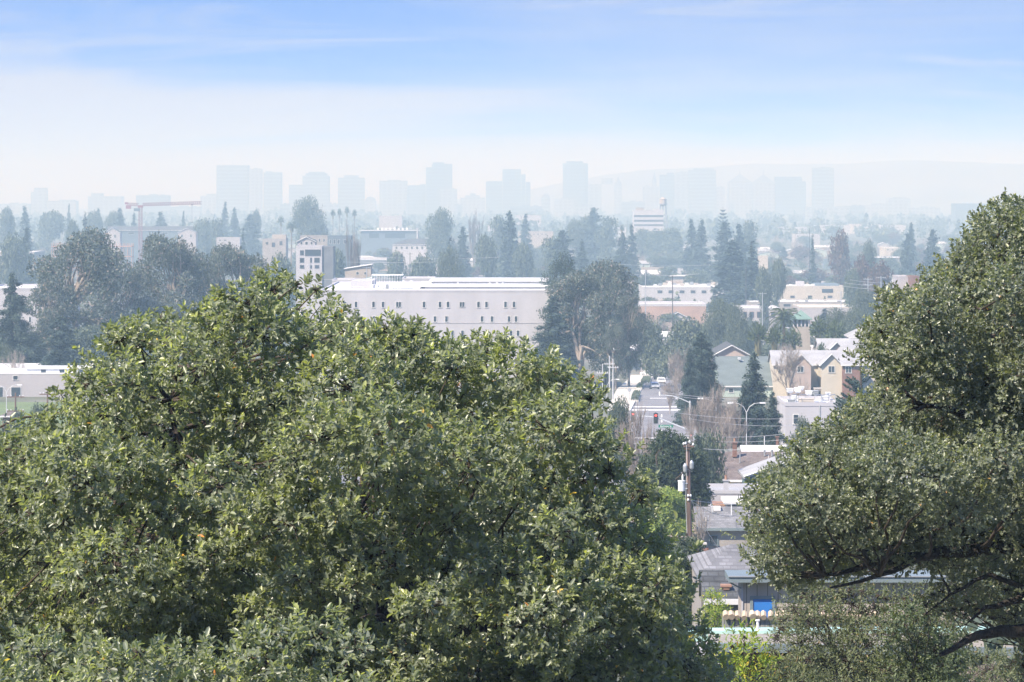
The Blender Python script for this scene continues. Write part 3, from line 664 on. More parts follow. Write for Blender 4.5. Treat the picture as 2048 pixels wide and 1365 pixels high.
tower('tower with cut corners and a rounded top over a low wing', 605, 658, 352, [(578, 604.5, 370), (611, 653, 347), (617, 648, 344)], 0)
tower('square banded tower with a raised middle, standing alone', 676, 728, 356, [(688, 716, 351)], 0)
tower('low curved hall at the foot of the lone square banded tower', 729, 752, 402, (), 3, 'office_block', 'building', crown='dome')
tower('wide boxy tower with a low penthouse before a long gap', 759, 814, 362, [(775, 800, 360)], 1)
tower('lower smooth block linking the wide boxy tower to the tall domino tower', 815, 851, 371, [(840, 851, 369)], 2)
tower('tall domino tower with a wider second top of antennas', 852, 904, 335, [(864, 904, 328), (866, 888, 325)], 2)
tower('short banded block tucked against the tall domino tower', 880, 914, 378, (), 1, D=8450)
tower('low irregular block with a little gable between two big towers', 921, 970, 396, [(930, 960, 391), (940, 951, 387)], 3, 'office_block', 'building')
tower('stepped tower that climbs to a flat top and drops in two shelves', 1005, 1042, 339, [(972, 1004.5, 363), (1042.5, 1051, 349), (1051.5, 1061, 364)], 2)
tower('small round-topped tower standing alone in a gap', 1083, 1100, 396, (), 0, crown='dome')
tower('low white gridded block before the dark square tower', 1108, 1148, 398, (), 3, 'office_block', 'building', D=8300)
tower('tall dark square tower with a slightly raised flat roof', 1126, 1176, 327, [(1133, 1166, 323)], 2, cham=5)
tower('block of two heights between the dark square tower and the pointed spire', 1177, 1203, 369, [(1203.5, 1225, 357)], 1)
tower('slim tower ending in a pointed spire', 1229, 1244, 372, (), 3, crown='spire')
tower('old domed city hall block below a slender clock turret', 1286, 1318, 374, [(1290, 1300, 371)], 3, 'office_block', 'building')
tower('slender turret with a pointed cap beside a broad slab', 1304.5, 1313, 362, (), 3, D=8700, crown='spire')
tower('broad slab with a small box on its roof, first of three joined slabs', 1320, 1349, 350, [(1334, 1348, 346)], 2, D=8500)
tower('plain middle slab of three joined slabs', 1350, 1377, 345, (), 1)
tower('highest of three joined slabs, with a thin mast', 1378, 1432, 341, [(1388, 1428, 337)], 0)
tower('low block between the joined slabs and the twin pyramid roofs', 1433, 1450, 375, (), 3, 'office_block', 'building')
tower('first of the twin towers with pyramid roofs, next to the low block', 1457, 1504.5, 365, (), 3, crown='pyramid')
tower('second of the twin towers with pyramid roofs, next to the plain flat tower', 1505.5, 1550, 366, (), 3, crown='pyramid')
tower('plain flat wide tower beside the twin pyramid roofs', 1551, 1604, 354, [(1604.5, 1612, 363)], 2)
tower('tall thin tower with a darker central stripe, standing by itself', 1626, 1668, 336, (), 0)
tower('low spreading block below the long hill', 1728, 1775, 411, [(1745, 1775, 407)], 3, 'office_block', 'building')
tower('squat square block below the long hill, near the dark hall', 1776, 1821, 397, [(1786, 1812, 395)], 1, 'office_block', 'building')
for i, (a, c, y) in enumerate([(560, 580, 409), (640, 676, 408), (1020, 1084, 413), (1150, 1190, 411), (1244, 1290, 404), (1616, 1700, 414), (1690, 1730, 412), (1822, 1880, 416), (330, 400, 414), (230, 270, 412), (905, 925, 410), (1452, 1460, 400)]):
    t = tower('low faint block filling the foot of the skyline', a, c, y, (), i % 4, 'low_block', 'building', D=7600 + 90 * i); t['group'] = 'low faint blocks at the foot of the skyline'

# ---------------------------------------------------------------- mid distance landmarks
t = bld('dark_hall', 'long dark windowless hall with roof vents, beyond the live oak', 'hall', 1912, 1992, 409, 5500, 60, W_BLUE, RF_GREY, 'flat', par=1.0)
for x in (1930, 1938, 1946, 1966, 1976): vent(t, x, 405, 409, 2.2, 5500, METAL, 20)
# banded office block and water tower
D = 3300
o = bld('office_block', 'white office block with three dark window bands beside the water tower', 'building', 1267, 1327, 423, D, 26, W_WHITE, RF_GREY, 'flat', par=.9, parm=W_WHITE)
g = o.location.z; xm = o.location.x
for y0, y1 in ((430.5, 434.5), (440, 444), (449, 452.5)):
    MB().box(X(1268, D) - xm, X(1326.5, D) - xm, -.12, -.01, Z(y1, D) - g, Z(y0, D) - g).build('window_band', GLASS, o)
unit_box(o, 1280, 423, 16, 7, D, W_TAN, 6, 'penthouse', 8); unit_box(o, 1300, 423, 12, 3, D, GMET, 8, 'rooftop_unit', 5); unit_box(o, 1315, 423, 10, 5, D, W_WHITE, 8, 'rooftop_unit', 5)
D = 3400; wt = empty('water_tower', (X(1326, D), D, gz(D)), 0, 'old steel water tower on spread legs behind the banded office block', 'water tower'); zz = lambda y: Z(y, D) - gz(D)
r = 7.2 / F * D; MB().lathe([(.3, zz(410.5) - 1.0), (r * .7, zz(410) - .4), (r, zz(408)), (r, zz(399)), (r * 1.08, zz(398.7)), (.3, zz(394.5))], 18).build('tank', W_TAN, wt, smooth=False)
MB().lathe([(r * 1.25, zz(409.5)), (r * 1.25, zz(409.1)), (r * 1.3, zz(407.8)), (r * 1.22, zz(407.8)), (r * 1.2, zz(409.1))], 18).build('walkway', GMET, wt)
for i in range(4):
    a = .6 + i * math.pi / 2; MB().tube([(r * math.cos(a), r * math.sin(a), zz(409)), (r * 1.9 * math.cos(a), r * 1.9 * math.sin(a), -.5)], .35, 6).build('leg', GMET, wt)
for k_ in (.35, .68):
    for i in range(4):
        b = MB()
        a0 = .6 + i * math.pi / 2; a1 = a0 + math.pi / 2; q = r * (1 + .9 * (1 - k_)); b.tube([(q * math.cos(a0), q * math.sin(a0), zz(409) * k_), (q * math.cos(a1), q * math.sin(a1), zz(409) * k_)], .14, 4).build('brace', GMET, wt)
[0 for _ in ()]; MB().tube([(0, 0, 0), (0, 0, zz(410))], .5, 6).build('riser_pipe', GMET, wt)
# tower crane
D = 2300; cr = empty('tower_crane', (X(281, D), D, gz(D)), 0, 'red and white tower crane with a long jib over the building site', 'crane'); cz = lambda y: Z(y, D) - gz(D); cx = lambda p: X(p, D) - X(281, D)
def lattice(mb, a, b, w, n, r):
    a = np.array(a, float); b = np.array(b, float); d = unit(b - a); s = unit(np.cross(d, (0, 1, 0.01))) * w / 2; u = np.array((0, 1, 0)) * w / 2
    cs = [s + u, s - u, -s - u, -s + u]
    for c in cs: mb.tube([a + c, b + c], r, 4)
    for i in range(n):
        p = a + (b - a) * i / n; q = a + (b - a) * (i + 1) / n
        for k in range(4): mb.tube([p + cs[k], q + cs[(k + 1) % 4]], r * .7, 3); mb.tube([p + cs[k], p + cs[(k + 1) % 4]], r * .6, 3)
m = MB(); lattice(m, (0, 0, 0), (0, 0, cz(412)), 1.9, 24, .16); m.build('mast', RED, cr)
m = MB(); lattice(m, (cx(286), 0, cz(409.5)), (cx(403), 0, cz(406)), 1.7, 30, .15); m.build('jib', RED, cr)
m = MB(); lattice(m, (cx(254), 0, cz(409)), (cx(277), 0, cz(409.5)), 1.6, 6, .15); m.build('counter_jib', RED, cr)
MB().box(cx(252), cx(262), -1.1, 1.1, cz(418), cz(411)).box(cx(250), cx(256), -1, 1, cz(409), cz(405)).build('counterweight', RED, cr)
MB().box(cx(268), cx(279), -1.2, 1.2, cz(423), cz(417)).box(cx(269), cx(278), -1.25, -1.21, cz(421), cz(418)).build('cab', W_BLUE, cr)
MB().box(-1.5, 1.5, -1.5, 1.5, cz(416), cz(411)).build('slewing_ring', RED, cr)
MB().box(cx(382), cx(386), -.8, .8, cz(411), cz(409)).build('trolley', BLACK, cr); MB().tube([(cx(384), 0, cz(411)), (cx(384), 0, cz(444))], .07, 4).lathe([(.3, cz(446)), (.5, cz(445)), (.3, cz(444))], 6, (cx(384), 0, 0)).build('hoist_rope', BLACK, cr)
# houses and frames round the crane
bld('gabled_house', 'gabled white-trimmed house beside the crane mast, the one off its counter-jib', 'house', 208, 240, 466, 2450, 14, W_LILAC, RF_DARK, 'front', 3.2, wins=[(216, 473, 4, 6), (230, 473, 4, 6)])
bld('long_roofed_hall', 'long dark roofed hall running behind the crane mast', 'hall', 214, 392, 461, 2560, 16, W_BLUE, RF_DARK, 'side', 2.6, wins=[(262, 467, 12, 4), (330, 467, 10, 4)])
bld('gabled_house', 'gabled white-trimmed house rising from the orange framed site', 'house', 356, 392, 465, 2440, 14, W_LILAC, RF_DARK, 'front', 2.6, wins=[(364, 472, 4, 5), (382, 472, 4, 5)])
bf = empty('building_frame', (X(371, 2420), 1880, gz(2420)), 0, 'unfinished building of orange posts and decks below the crane jib', 'building site')
m = MB(); n0 = X(309, 2420) - X(371, 2420); n1 = -n0; top = Z(465, 2420) - gz(2420)
for i in range(20): x = n0 + (n1 - n0) * i / 19; m.tube([(x, 0, -.5), (x, 0, top)], .16, 4); m.tube([(x, 8, -.5), (x, 8, top)], .16, 4)
m.build('post', ORNG, bf)
for z in (top * .5, top * .73, top * .93): MB().box(n0, n1, -.4, 12, z, z + .28).build('deck', ORNG, bf)
bld('flat_building', 'pale flat building with a white end block past the orange frame', 'building', 433, 480, 477, 2400, 20, W_LILAC, RF_WHITE, wins=[(440, 481, 4, 3), (450, 481, 4, 3)])
bld('flat_building', 'wide grey flat building standing before the orange framed site', 'building', 238, 437, 487, 2600, 26, W_GREY, RF_GREY, parm=W_LILAC)
bld('grey_warehouse', 'broad grey warehouse with a pale roof edge, beyond the first gum tree', 'warehouse', -60, 68, 506, 2200, 50, W_GREY, RF_WHITE, parm=W_WHITE)
o = bld('apartment_block', 'brown four storey block with a small tower room, beside the white apartments', 'building', 525, 572, 480, 1900, 18, W_GREY, RF_GREY, wins=[(534, 487, 5, 5), (547, 490, 7, 9), (562, 487, 6, 8)], trim=W_TAN)
MB().box(X(543, 1900) - o.location.x, X(571, 1900) - o.location.x, 5, 13, o['h'] - .5, Z(470, 1900) - o.location.z).build('tower_room', W_TAN, o)
D = 1330
ap = bld('apartment_block', 'white modern apartment block with a side wing of tall windows, its shade painted dark', 'building', 592, 644, 495, D, 16, W_WHITE, RF_GREY, par=.5, parm=W_WHITE, wins=[(604, 506, 7, 9, W_DARK), (626, 506, 31, 12, W_DARK), (604, 521, 8, 9, W_DARK), (622, 521, 3, 9, W_DARK), (634, 521, 10, 9, W_DARK), (604, 534, 8, 6, W_DARK), (634, 534, 8, 6, W_DARK), (622, 534, 3, 6, W_DARK)])
wx = ap['w'] / 2; MB().box(wx + .01, wx + 4.0, .6, 15, -1, ap['h'] + .3).build('shaded_wing', W_DARK, ap)  # side turned from the sun; its shade is put into the dark wall colour
for i in range(4):
    for j in range(4): add_window(ap, wx + .5 + i * .95, 2.5 + j * 3.0, .5, 1.9, y=.6, trim=TRIM)
bld('gabled_house', 'white gabled villa peeping over the white apartment block', 'house', 595, 630, 483, 1420, 12, W_LILAC, RF_DARK, 'front', 1.6, wins=[(603, 487, 4, 5), (613, 487, 5, 6), (623, 487, 4, 5)])
bld('terrace_block', 'long grey upper terrace of flats behind the white apartment block', 'building', 600, 656, 474, 1600, 14, W_GREY, RF_GREY, wins=[(612 + 9 * i, 481, 3, 6) for i in range(5)])
bld('terrace_block', 'blue grey flats with bay windows next to the bare poplar', 'building', 655, 702, 474, 1580, 14, W_BLUE, RF_GREY, wins=[(661, 484, 3, 8), (669, 484, 4, 8), (677, 484, 4, 8), (690, 484, 4, 8)])
bld('hut', 'small pale hut with a slanting white roof below the flats', 'building', 690, 742, 538, 1150, 12, W_TAN, RF_WHITE, 'shed', 1.2, wins=[(715, 547, 5, 5), (731, 547, 5, 5)])
D = 2850
lb = bld('long_office', 'long dark glazed office with a row of roof machines', 'building', 722, 836, 462, D, 24, W_BLUE, RF_WHITE, 'slab', over=1.2, wins=[(748, 472, 20, 9, W_BLUE), (790, 472, 40, 9, W_BLUE)])
for i in range(8): unit_box(lb, 755 + i * 8.3, 460.5, 4, 4, D, WMET, 8, 'rooftop_unit', 2)
MB().box(X(833, D) - lb.location.x, X(836, D) - lb.location.x, -2, -.6, 0, Z(456, D) - lb.location.z).build('fin_wall', W_WHITE, lb)
bld('barrack_hall', 'dark hip-roofed hall with a row of square windows in a white wall', 'hall', 785, 884, 489, 2350, 18, W_WHITE, RF_DARK, 'hip', 3.4, wins=[(793 + 10.3 * i, 496, 4, 5) for i in range(9)])
bld('flat_building', 'boxy faint building with roof machines near the lone gum', 'building', 758, 804, 434, 4300, 30, W_LILAC, RF_GREY, par=1)
bld('flat_building', 'low tan blocks with small windows, behind the tall dark conifer', 'building', 1036, 1106, 465, 3300, 30, W_TAN, RF_GREY, wins=[(1044 + 8 * i, 469, 3, 3) for i in range(7)])
bld('flat_building', 'faint blue block at the tip of the dark conifer', 'building', 1030, 1082, 432, 4800, 40, W_LILAC, RF_GREY)
bld('flat_building', 'brown blockhouse wall with a white doorway among dark conifers', 'building', 1517, 1536, 514, 2000, 12, W_CREAM, RF_WHITE)
bld('flat_building', 'long thin white roof on dark posts near the russet trees', 'canopy', 1740, 1802, 516, 2300, 26, W_BLUE, RF_WHITE, 'slab', over=.8)
bld('brick_block', 'tall red brick stair block by the cluster of poles', 'building', 1821, 1838, 556, 1000, 10, W_BRICK, RF_GREY)
bld('flat_building', 'pale flat building joined to the red brick block', 'building', 1797, 1820.5, 556, 1006, 16, W_LILAC, RF_WHITE)
for i, (a, c, y, dd, wl) in enumerate([(1632, 1700, 452, 4600, W_WHITE), (1704, 1760, 450, 4700, W_CREAM), (1762, 1812, 452, 4600, W_WHITE), (1560, 1625, 456, 4300, W_WHITE), (1590, 1640, 470, 3500, W_LILAC), (1770, 1800, 497, 2700, W_CREAM), (1230, 1252, 456, 4200, W_WHITE), (940, 1000, 452, 4400, W_LILAC)]):
    t = bld('flat_building', 'pale strip of flat commercial roofs in the haze', 'building', a, c, y, dd, 40, wl, RF_WHITE, wins=[(a + 6 + 9 * j, y + 3, 4, 2) for j in range(int((c - a - 8) / 9))], group='pale flat commercial strips in the haze')
# ---------------------------------------------------------------- the big white building and its neighbours
D = 776
wins = []
for px in (690, 712, 747, 766, 848, 880, 896, 957, 973, 1011, 1028, 1029): wins.append((px, 609.5, 5.2, 11.5))
for px in (797, 924): wins.append((px - 2.6, 609.5, 4.4, 10)); wins.append((px + 2.8, 609.5, 4.4, 10))
wins = [w for w in wins if w[0] != 1029]
for row, y in enumerate((638.5, 667)):
    for px in ((702, 724, 748, 838, 870, 893, 964, 984, 1018, 1032) if row == 0 else (690, 715, 760, 800, 840, 905, 925, 1022, 1036)): wins.append((px, y, 5.2, 11))
wb = bld('white_building', 'long white stucco building with small paired windows and a stepped white roof', 'building', 640, 1110, 584, D, 78, W_WHITE, RF_WHITE, par=.35, wins=wins, parm=W_WHITE, bars=0, base=None)
g = wb.location.z; xm = wb.location.x; h = wb['h']
MB().box(X(845, D) - xm, X(1106, D) - xm, 22, 60, h + .08, h + .5).build('raised_roof', W_WHITE, wb)
MB().box(X(830, D) - xm, X(1108, D) - xm, 21.6, 60.4, h + .5, h + .75).build('roof_edge', RF_WHITE, wb)
MB().box(X(858, D) - xm, X(1100, D) - xm, 40, 66, h + .75, h + 1.2).build('raised_roof', W_WHITE, wb)
MB().box(X(850, D) - xm, X(1102, D) - xm, 39.6, 66.4, h + 1.2, h + 1.45).build('roof_edge', RF_WHITE, wb)
MB().box(X(690, D) - xm, X(735, D) - xm, 26, 50, h + .08, h + 1.6).build('roof_room', W_WHITE, wb)
mm = MB()
for i in range(12): mm.box(X(735, D) - xm + i * .55, X(735, D) - xm + i * .55 + .06, 22, 22.06, h + .06, h + 2.9)
mm.box(X(735, D) - xm, X(800, D) - xm, 22, 27, h + 2.9, h + 3.05); mm.build('roof_canopy', WMET, wb)
for px in (738, 748, 756, 769): unit_box(wb, px, 582, 6, 8, D, GMET if px % 2 else WMET, 16, dep=1.5)
for px in (802, 818): unit_box(wb, px, 578, 6, 11, D, WMET, 18, dep=1.2, fan=True)
for px in (912, 993, 978, 1005): vent(wb, px, 572, 577, 2.2, D, WMET, 30)
mm = MB()
for i in range(16): x = X(676 + i * 3.4, D) - xm; mm.tube([(x, .6, h + .05), (x, .6, h + 1.0)], .03, 4)
mm.tube([(X(676, D) - xm, .6, h + 1.0), (X(728, D) - xm, .6, h + 1.0)], .035, 4); mm.build('roof_rail', WMET, wb)
bld('cream_block', 'cream lower block half hidden by the big gum tree, joined to the white building', 'building', 1111, 1160, 640, 800, 30, W_CREAM, RF_WHITE, wins=[(1120, 668, 5, 10), (1135, 668, 5, 10), (1148, 668, 5, 10)])
bld('tan_block', 'small tan block rising behind the far edge of the big gum tree', 'building', 1250, 1268, 562, 1500, 12, W_TAN, RF_GREY)
gr = bld('green_gable_shed', 'green gabled roof house just behind the white building', 'house', 688, 742, 569, 950, 16, W_GREENM, RF_GREEN, 'shed', 1.6)
bld('white_roofed_shed', 'low white roofed shed behind the white building and the green gable', 'shed', 664, 705, 563, 980, 20, W_WHITE, RF_WHITE, wins=[(672, 570, 5, 4)])
bld('white_roofed_shed', 'low white shed at the back of the white building, past its fan units', 'shed', 804, 868, 560, 990, 20, W_WHITE, RF_WHITE)
MB().box(X(642, 776) - xm, X(1108, 776) - xm, -.06, -.004, h - 6.55, h - 6.4).build('string_course', W_LILAC, wb)
# left side
bld('white_building', 'white building seen in gaps between the gum tree trunks', 'building', -40, 122, 580, 905, 40, W_WHITE, RF_WHITE, wins=[(100, 606, 4, 18), (60, 640, 4, 10), (108, 640, 4, 10)])
wh = bld('warehouse', 'long lilac grey warehouse with white clerestory windows on its roof', 'warehouse', -90, 230, 749, 715, 40, W_LILAC, RF_WHITE, par=.3, parm=RF_WHITE, wins=[(31, 756, 9, 8, TRIM), (2, 786, 8, 22, TRIM), (32, 786, 19, 22, TRIM)])
g = wh.location.z; xm = wh.location.x; D = 718
MB().box(X(53, D) - xm, X(230, D) - xm, 3, 12, wh['h'] + .06, Z(738, D) - g).build('clerestory', WMET, wh)
for px in (87, 124, 163): add_window(wh, X(px, D) - xm, Z(744.5, D) - g, .95, .9, y=3, trim=TRIM)
MB().box(X(52, D) - xm, X(231, D) - xm, 2.7, 12.3, Z(738, D) - g + .003, Z(738, D) - g + .2).build('roof_edge', TRIM, wh)
bld('roof_shed', 'small brown roofed kiosk by the double street lamp', 'kiosk', 5, 30, 832, 500, 5, W_BRICK, RF_BRN, 'hip', .5)
# right side, far to near
fr = dict(group=None)
o = bld('flat_store', 'low white factory roof crowded with pale units, first beyond the big gum', 'building', 1285, 1470, 577, 1700, 60, W_WHITE, RF_WHITE, par=.6, wins=[(1320 + 22 * i, 584, 9, 5, W_DARK) for i in range(7)])
for i in range(14): unit_box(o, 1312 + i * 11, 574, 6 + (i % 3), 3.5 + (i % 4), 1700, (WMET, GMET, W_CREAM)[i % 3], 8 + (i * 7) % 30, dep=3)
bld('roof_hall', 'low hall with a flat white roof over the crowded factory roof', 'building', 1344, 1378, 553, 2000, 24, W_GREY, RF_WHITE, 'slab', over=1)
bld('roof_hall', 'long thin white roof on grey posts behind the crowded factory roof', 'building', 1385, 1462, 562, 1900, 24, W_GREY, RF_WHITE, 'slab', over=.8, wins=[(1405 + 9 * i, 567, 5, 4) for i in range(6)])
o = bld('flat_store', 'wide white industrial block with dark roller doors and a roof room', 'building', 1510, 1688, 575, 1700, 60, W_CREAM, RF_WHITE, par=.6, wins=[(1552, 581, 26, 6, W_DARK), (1550, 594, 8, 4, W_DARK), (1585, 594, 8, 4, W_DARK), (1620, 594, 8, 4, W_DARK), (1660, 594, 9, 4, W_DARK), (1655, 582, 22, 7, W_DARK)])
MB().box(X(1597, 1700) - o.location.x, X(1612, 1700) - o.location.x, 10, 18, o['h'] + .08, o['h'] + 2.4).build('roof_room', W_WHITE, o)
MB().box(X(1640, 1700) - o.location.x, X(1686, 1700) - o.location.x, 20, 40, o['h'] + .08, o['h'] + 1.1).build('roof_room', W_BLUE, o)
for i in range(6): unit_box(o, 1538 + i * 24, 574, 6, 3, 1700, (WMET, GMET)[i % 2], 6 + i * 4, dep=2)
o = bld('flat_store', 'low grey shed row with white rooflights, below the roller doors', 'building', 1500, 1705, 606, 1420, 36, W_GREY, RF_WHITE, par=.3, wins=[(1522 + 26 * i, 611, 14, 5, W_WHITE) for i in range(7)])
for i in range(9): unit_box(o, 1512 + i * 21, 605, 7, 2.4, 1420, (WMET, W_CREAM, GMET)[i % 3], 4 + (i * 5) % 20, dep=2)
o = bld('salmon_store', 'salmon walled store with a thick white roof edge', 'building', 1268, 1412, 613, 1360, 34, W_SALM, RF_WHITE, par=.9, parm=W_WHITE)
bld('salmon_store', 'pale store with a white roof edge and pink doors, beyond the date palm', 'building', 1478, 1560, 619, 1330, 34, W_LILAC, RF_WHITE, par=.5, parm=W_WHITE, wins=[(1490 + 14 * i, 630, 8, 12, W_SALM) for i in range(5)])
bld('salmon_store', 'low pale store with a white roof line between palms and dark trees', 'building', 1600, 1752, 617, 1340, 34, W_LILAC, RF_WHITE, par=.5, parm=W_CREAM, wins=[(1700 + 14 * i, 626, 8, 6, W_DARK) for i in range(3)])
# pavilion with a green tent roof
D = 900; pv = empty('pavilion', (X(1603, D), D, gz(D)), 0, 'square pavilion with slender columns under a green pointed roof', 'pavilion'); zz = lambda y: Z(y, D) - gz(D)
a = 17 / F * D; MB().add([(-a * 1.25, -.6, zz(640)), (a * 1.25, -.6, zz(640)), (a * 1.25, 2 * a + .6, zz(640)), (-a * 1.25, 2 * a + .6, zz(640)), (-a * 1.25, -.6, zz(638)), (a * 1.25, -.6, zz(638)), (a * 1.25, 2 * a + .6, zz(638)), (-a * 1.25, 2 * a + .6, zz(638)), (0, a, zz(621))], [(3, 2, 1, 0), (0, 1, 5, 4), (1, 2, 6, 5), (2, 3, 7, 6), (3, 0, 4, 7), (4, 5, 8), (5, 6, 8), (6, 7, 8), (7, 4, 8)]).build('roof', RF_GREEN, pv)
MB().box(-a, a, 0, 2 * a, -1, zz(654)).build('base', W_TAN, pv); MB().box(-a * .8, a * .8, .8, 2 * a - .8, zz(654), zz(640)).build('wall', W_DARK, pv)
for i in range(5): x = -a + .2 + (2 * a - .4) * i / 4; MB().tube([(x, .15, zz(654)), (x, .15, zz(640))], .18, 8).build('column', W_WHITE, pv)
# houses on the slope beyond the palms
bld('grey_roofed_house', 'wide grey roofed house at the end of the avenue, with a red chimney', 'house', 1322, 1392, 696, 985, 12, W_LILAC, RF_GREY, 'side', 2.0)
o = bld('porch_house', 'low lilac house with a white gabled porch at the end of the avenue', 'house', 1284, 1320, 699, 990, 10, W_LILAC, RF_GREY, 'front', 1.3, wins=[(1294, 705, 6, 6), (1309, 705, 6, 6)])
bld('gabled_hall', 'pink gabled house with a dark roof between the two tall conifers', 'house', 1425, 1502, 712, 800, 20, W_PINK, RF_DARK, 'front', 2.2, over=.5)
o = bld('green_roofed_hall', 'big pale green roofed hall between the tall conifers', 'hall', 1440, 1548, 772, 715, 24, W_GREENM, mat('green_shingle', (.12, .145, .145), .85, .2, .5), 'side', 5.0, wins=[(1462, 781, 9, 8), (1490, 781, 9, 8)])
for i, (x, y) in enumerate([(1480, 722), (1486, 727), (1541, 724), (1490, 732)]): unit_box(o, x, y, 5, 4, 722, WMET, 9 + i, 'rooftop_unit', 1)
D = 705
rh = bld('row_house', 'long row of townhouses with grey roofs and pale yellow walls', 'house', 1547, 1770, 729, D + 8, 12, W_YELP, RF_GREY, 'side', 2.3, wins=[(1562, 740, 10, 12), (1750, 741, 10, 12)])
bld('gabled_house', 'pale yellow townhouse gable with a wide window, nearest the diagonal conifer', 'house', 1643, 1684, 729, D, 8, W_YELP, RF_GREY, 'front', 1.9, wins=[(1663, 739, 12, 12)], bars=1)
bld('gabled_house', 'pinkish townhouse gable half veiled by the big bare tree', 'house', 1584, 1622, 729, D, 8, W_PINK, RF_GREY, 'front', 1.8, wins=[(1601, 739, 12, 11)], bars=1)
bld('gabled_house', 'red brick townhouse end with a white framed window', 'house', 1685, 1722, 730, D - 1, 8, W_BRICK, RF_GREY, 'side', 1.2, wins=[(1697, 740, 11, 12)], bars=1)
bld('gabled_house', 'tan gable standing behind the red brick townhouse', 'house', 1676, 1704, 715, D + 30, 10, W_TAN, RF_GREY, 'front', 1.6)
bld('gabled_house', 'lilac gable standing behind the yellow townhouse gable', 'house', 1662, 1686, 697, D + 60, 10, W_PINK, RF_GREY, 'front', 1.2)
bld('long_roofed_house', 'long grey roofed house behind the townhouse gables', 'house', 1640, 1760, 700, D + 66, 12, W_LILAC, RF_GREY, 'side', 2.0)
bld('gabled_house', 'grey hip roofed house with a white dormer near the live oak', 'house', 1700, 1775, 675, 860, 14, W_LILAC, RF_GREY, 'hip', 2.4)
bld('gabled_house', 'white gable peeping just beside the edge of the live oak', 'house', 1726, 1752, 687, 800, 10, W_LILAC, RF_GREY, 'front', 1.4)
# white shop with roof machines
D = 480
sh = bld('white_shop', 'white flat roofed shop loaded with rooftop air handlers', 'shop', 1571, 1676, 813, D, 15, W_WHITE, RF_WHITE, par=.5, wins=[(1592, 839, 10, 18, TRIM)])
for px, yb, w, hh, m_, y in [(1587, 808, 13, 10, GMET, 3), (1590, 788, 12, 8, WMET, 8), (1607, 788, 12, 9, WMET, 9), (1616, 808, 31, 13, W_CREAM, 2.5), (1596, 800, 9, 8, WMET, 5), (1628, 792, 12, 8, WMET, 7.5), (1641, 792, 10, 9, GMET, 7), (1655, 800, 12, 8, WMET, 4), (1618, 785, 9, 6, WMET, 12), (1665, 795, 8, 9, WMET, 6), (1650, 786, 14, 5, W_CREAM, 11)]: unit_box(sh, px, yb + 6, w, hh, D, m_, y, dep=1.6)
mm = MB(); q = sh.location
for px in (1582, 1600, 1632, 1647, 1660): mm.tube([(X(px, D) - q.x, 2, sh['h']), (X(px, D) - q.x, 2, sh['h'] + 1.3), (X(px, D) - q.x + 1, 4, sh['h'] + 1.3), (X(px, D) - q.x + 1, 4, sh['h'])], .06, 5)
mm.build('roof_pipes', METAL, sh)

# ---------------------------------------------------------------- near houses below the trees
D = 412
o = bld('hip_house', 'grey green hip roofed bungalow behind the brown roofed house', 'house', 1440, 1596, 915, D, 9, W_TAN, mat('grey_green_shingle', (.21, .215, .19), .9, .2, .7, pattern=('shingle', 1.1), pc=(.5, .5, .5)), 'hip', 1.0)
chimney(o, 1561, 879, 900, 5, D, W_BRICK, 5); vent(o, 1535, 879, 898, 1.6, D, WMET, 5)
o = bld('white_roofed_annex', 'low annex with a bright white slanting roof beyond the brown roof', 'house', 1487, 1572, 913, 400, 5, W_WHITE, RF_WHITE, 'side', .9, over=.2)
D = 382
o = bld('brown_roofed_house', 'yellow house under a broad brown shingle roof', 'house', 1430, 1580, 959, D, 12, W_YELL, RF_BRN, 'side', 2.2, over=.5, ridge=.62, wins=[(1470, 973, 10, 7)])
chimney(o, 1476, 892, 922, 9, D, W_BRICK, 5.5, TILE); vent(o, 1485, 915, 938, 2.2, D, METAL, 4.2); vent(o, 1537, 908, 921, 3.4, D, METAL, 6); vent(o, 1552, 908, 921, 3.8, D, METAL, 6); vent(o, 1451, 910, 922, 1.4, D, WMET, 5.5); vent(o, 1543, 918, 936, 1.2, D, WMET, 4.5); vent(o, 1557, 921, 934, 2.4, D, WMET, 4)
MB().tube([(X(1448, D) - o.location.x, -.05, Z(988, D) - gz(D)), (X(1480, D) - o.location.x, -.05, Z(962, D) - gz(D)), (X(1482, D) - o.location.x, -.05, Z(962, D) - gz(D))], .16, 4).build('brace_beam', TRIM, o)
D = 358
o = bld('teal_shed_house', 'slate teal house with a white edged roof slanting up to the oak', 'house', 1496, 1590, 953, D, 9, W_TEAL, RF_GREY, 'shed', 1.7, over=.4)
MB().lathe([(.02, 0), (.22, .05), (.36, .16)], 14).build('dish', METAL, o, (X(1514, D) - o.location.x, -.5, Z(968, D) - gz(D))).rotation_euler = (math.radians(70), 0, .3)
MB().tube([(X(1514, D) - o.location.x, -.4, Z(968, D) - gz(D)), (X(1513, D) - o.location.x, -.4, Z(980, D) - gz(D) - .3)], .03, 5).build('dish_post', METAL, o)
D = 345
o = bld('white_flat_house', 'pale flat roofed house with white chimneys and a white parapet', 'house', 1412, 1530, 988, D, 8, W_LILAC, RF_GREY, par=.32, parm=W_WHITE)
for px, y0, y1, w in ((1453, 961, 984, 10), (1493, 970, 984, 6)): chimney(o, px, y0, y1, w, D, W_WHITE, .6, TILE if px == 1453 else None)
D = 328
o = bld('white_porch', 'small white flat topped lookout between the pale house and the grey roof', 'porch', 1455, 1500, 1009, D, 5, W_LILAC, RF_WHITE, 'slab', over=.3, wins=[(1478, 1017, 30, 7, W_DARK)])
mm = MB()
for px in (1478, 1482, 1490): mm.tube([(X(px, D) - o.location.x, 2, o['h'] + .25), (X(px, D) - o.location.x + .1, 2, o['h'] + .75), (X(px, D) - o.location.x + .3, 2, o['h'] + .6)], .025, 4)
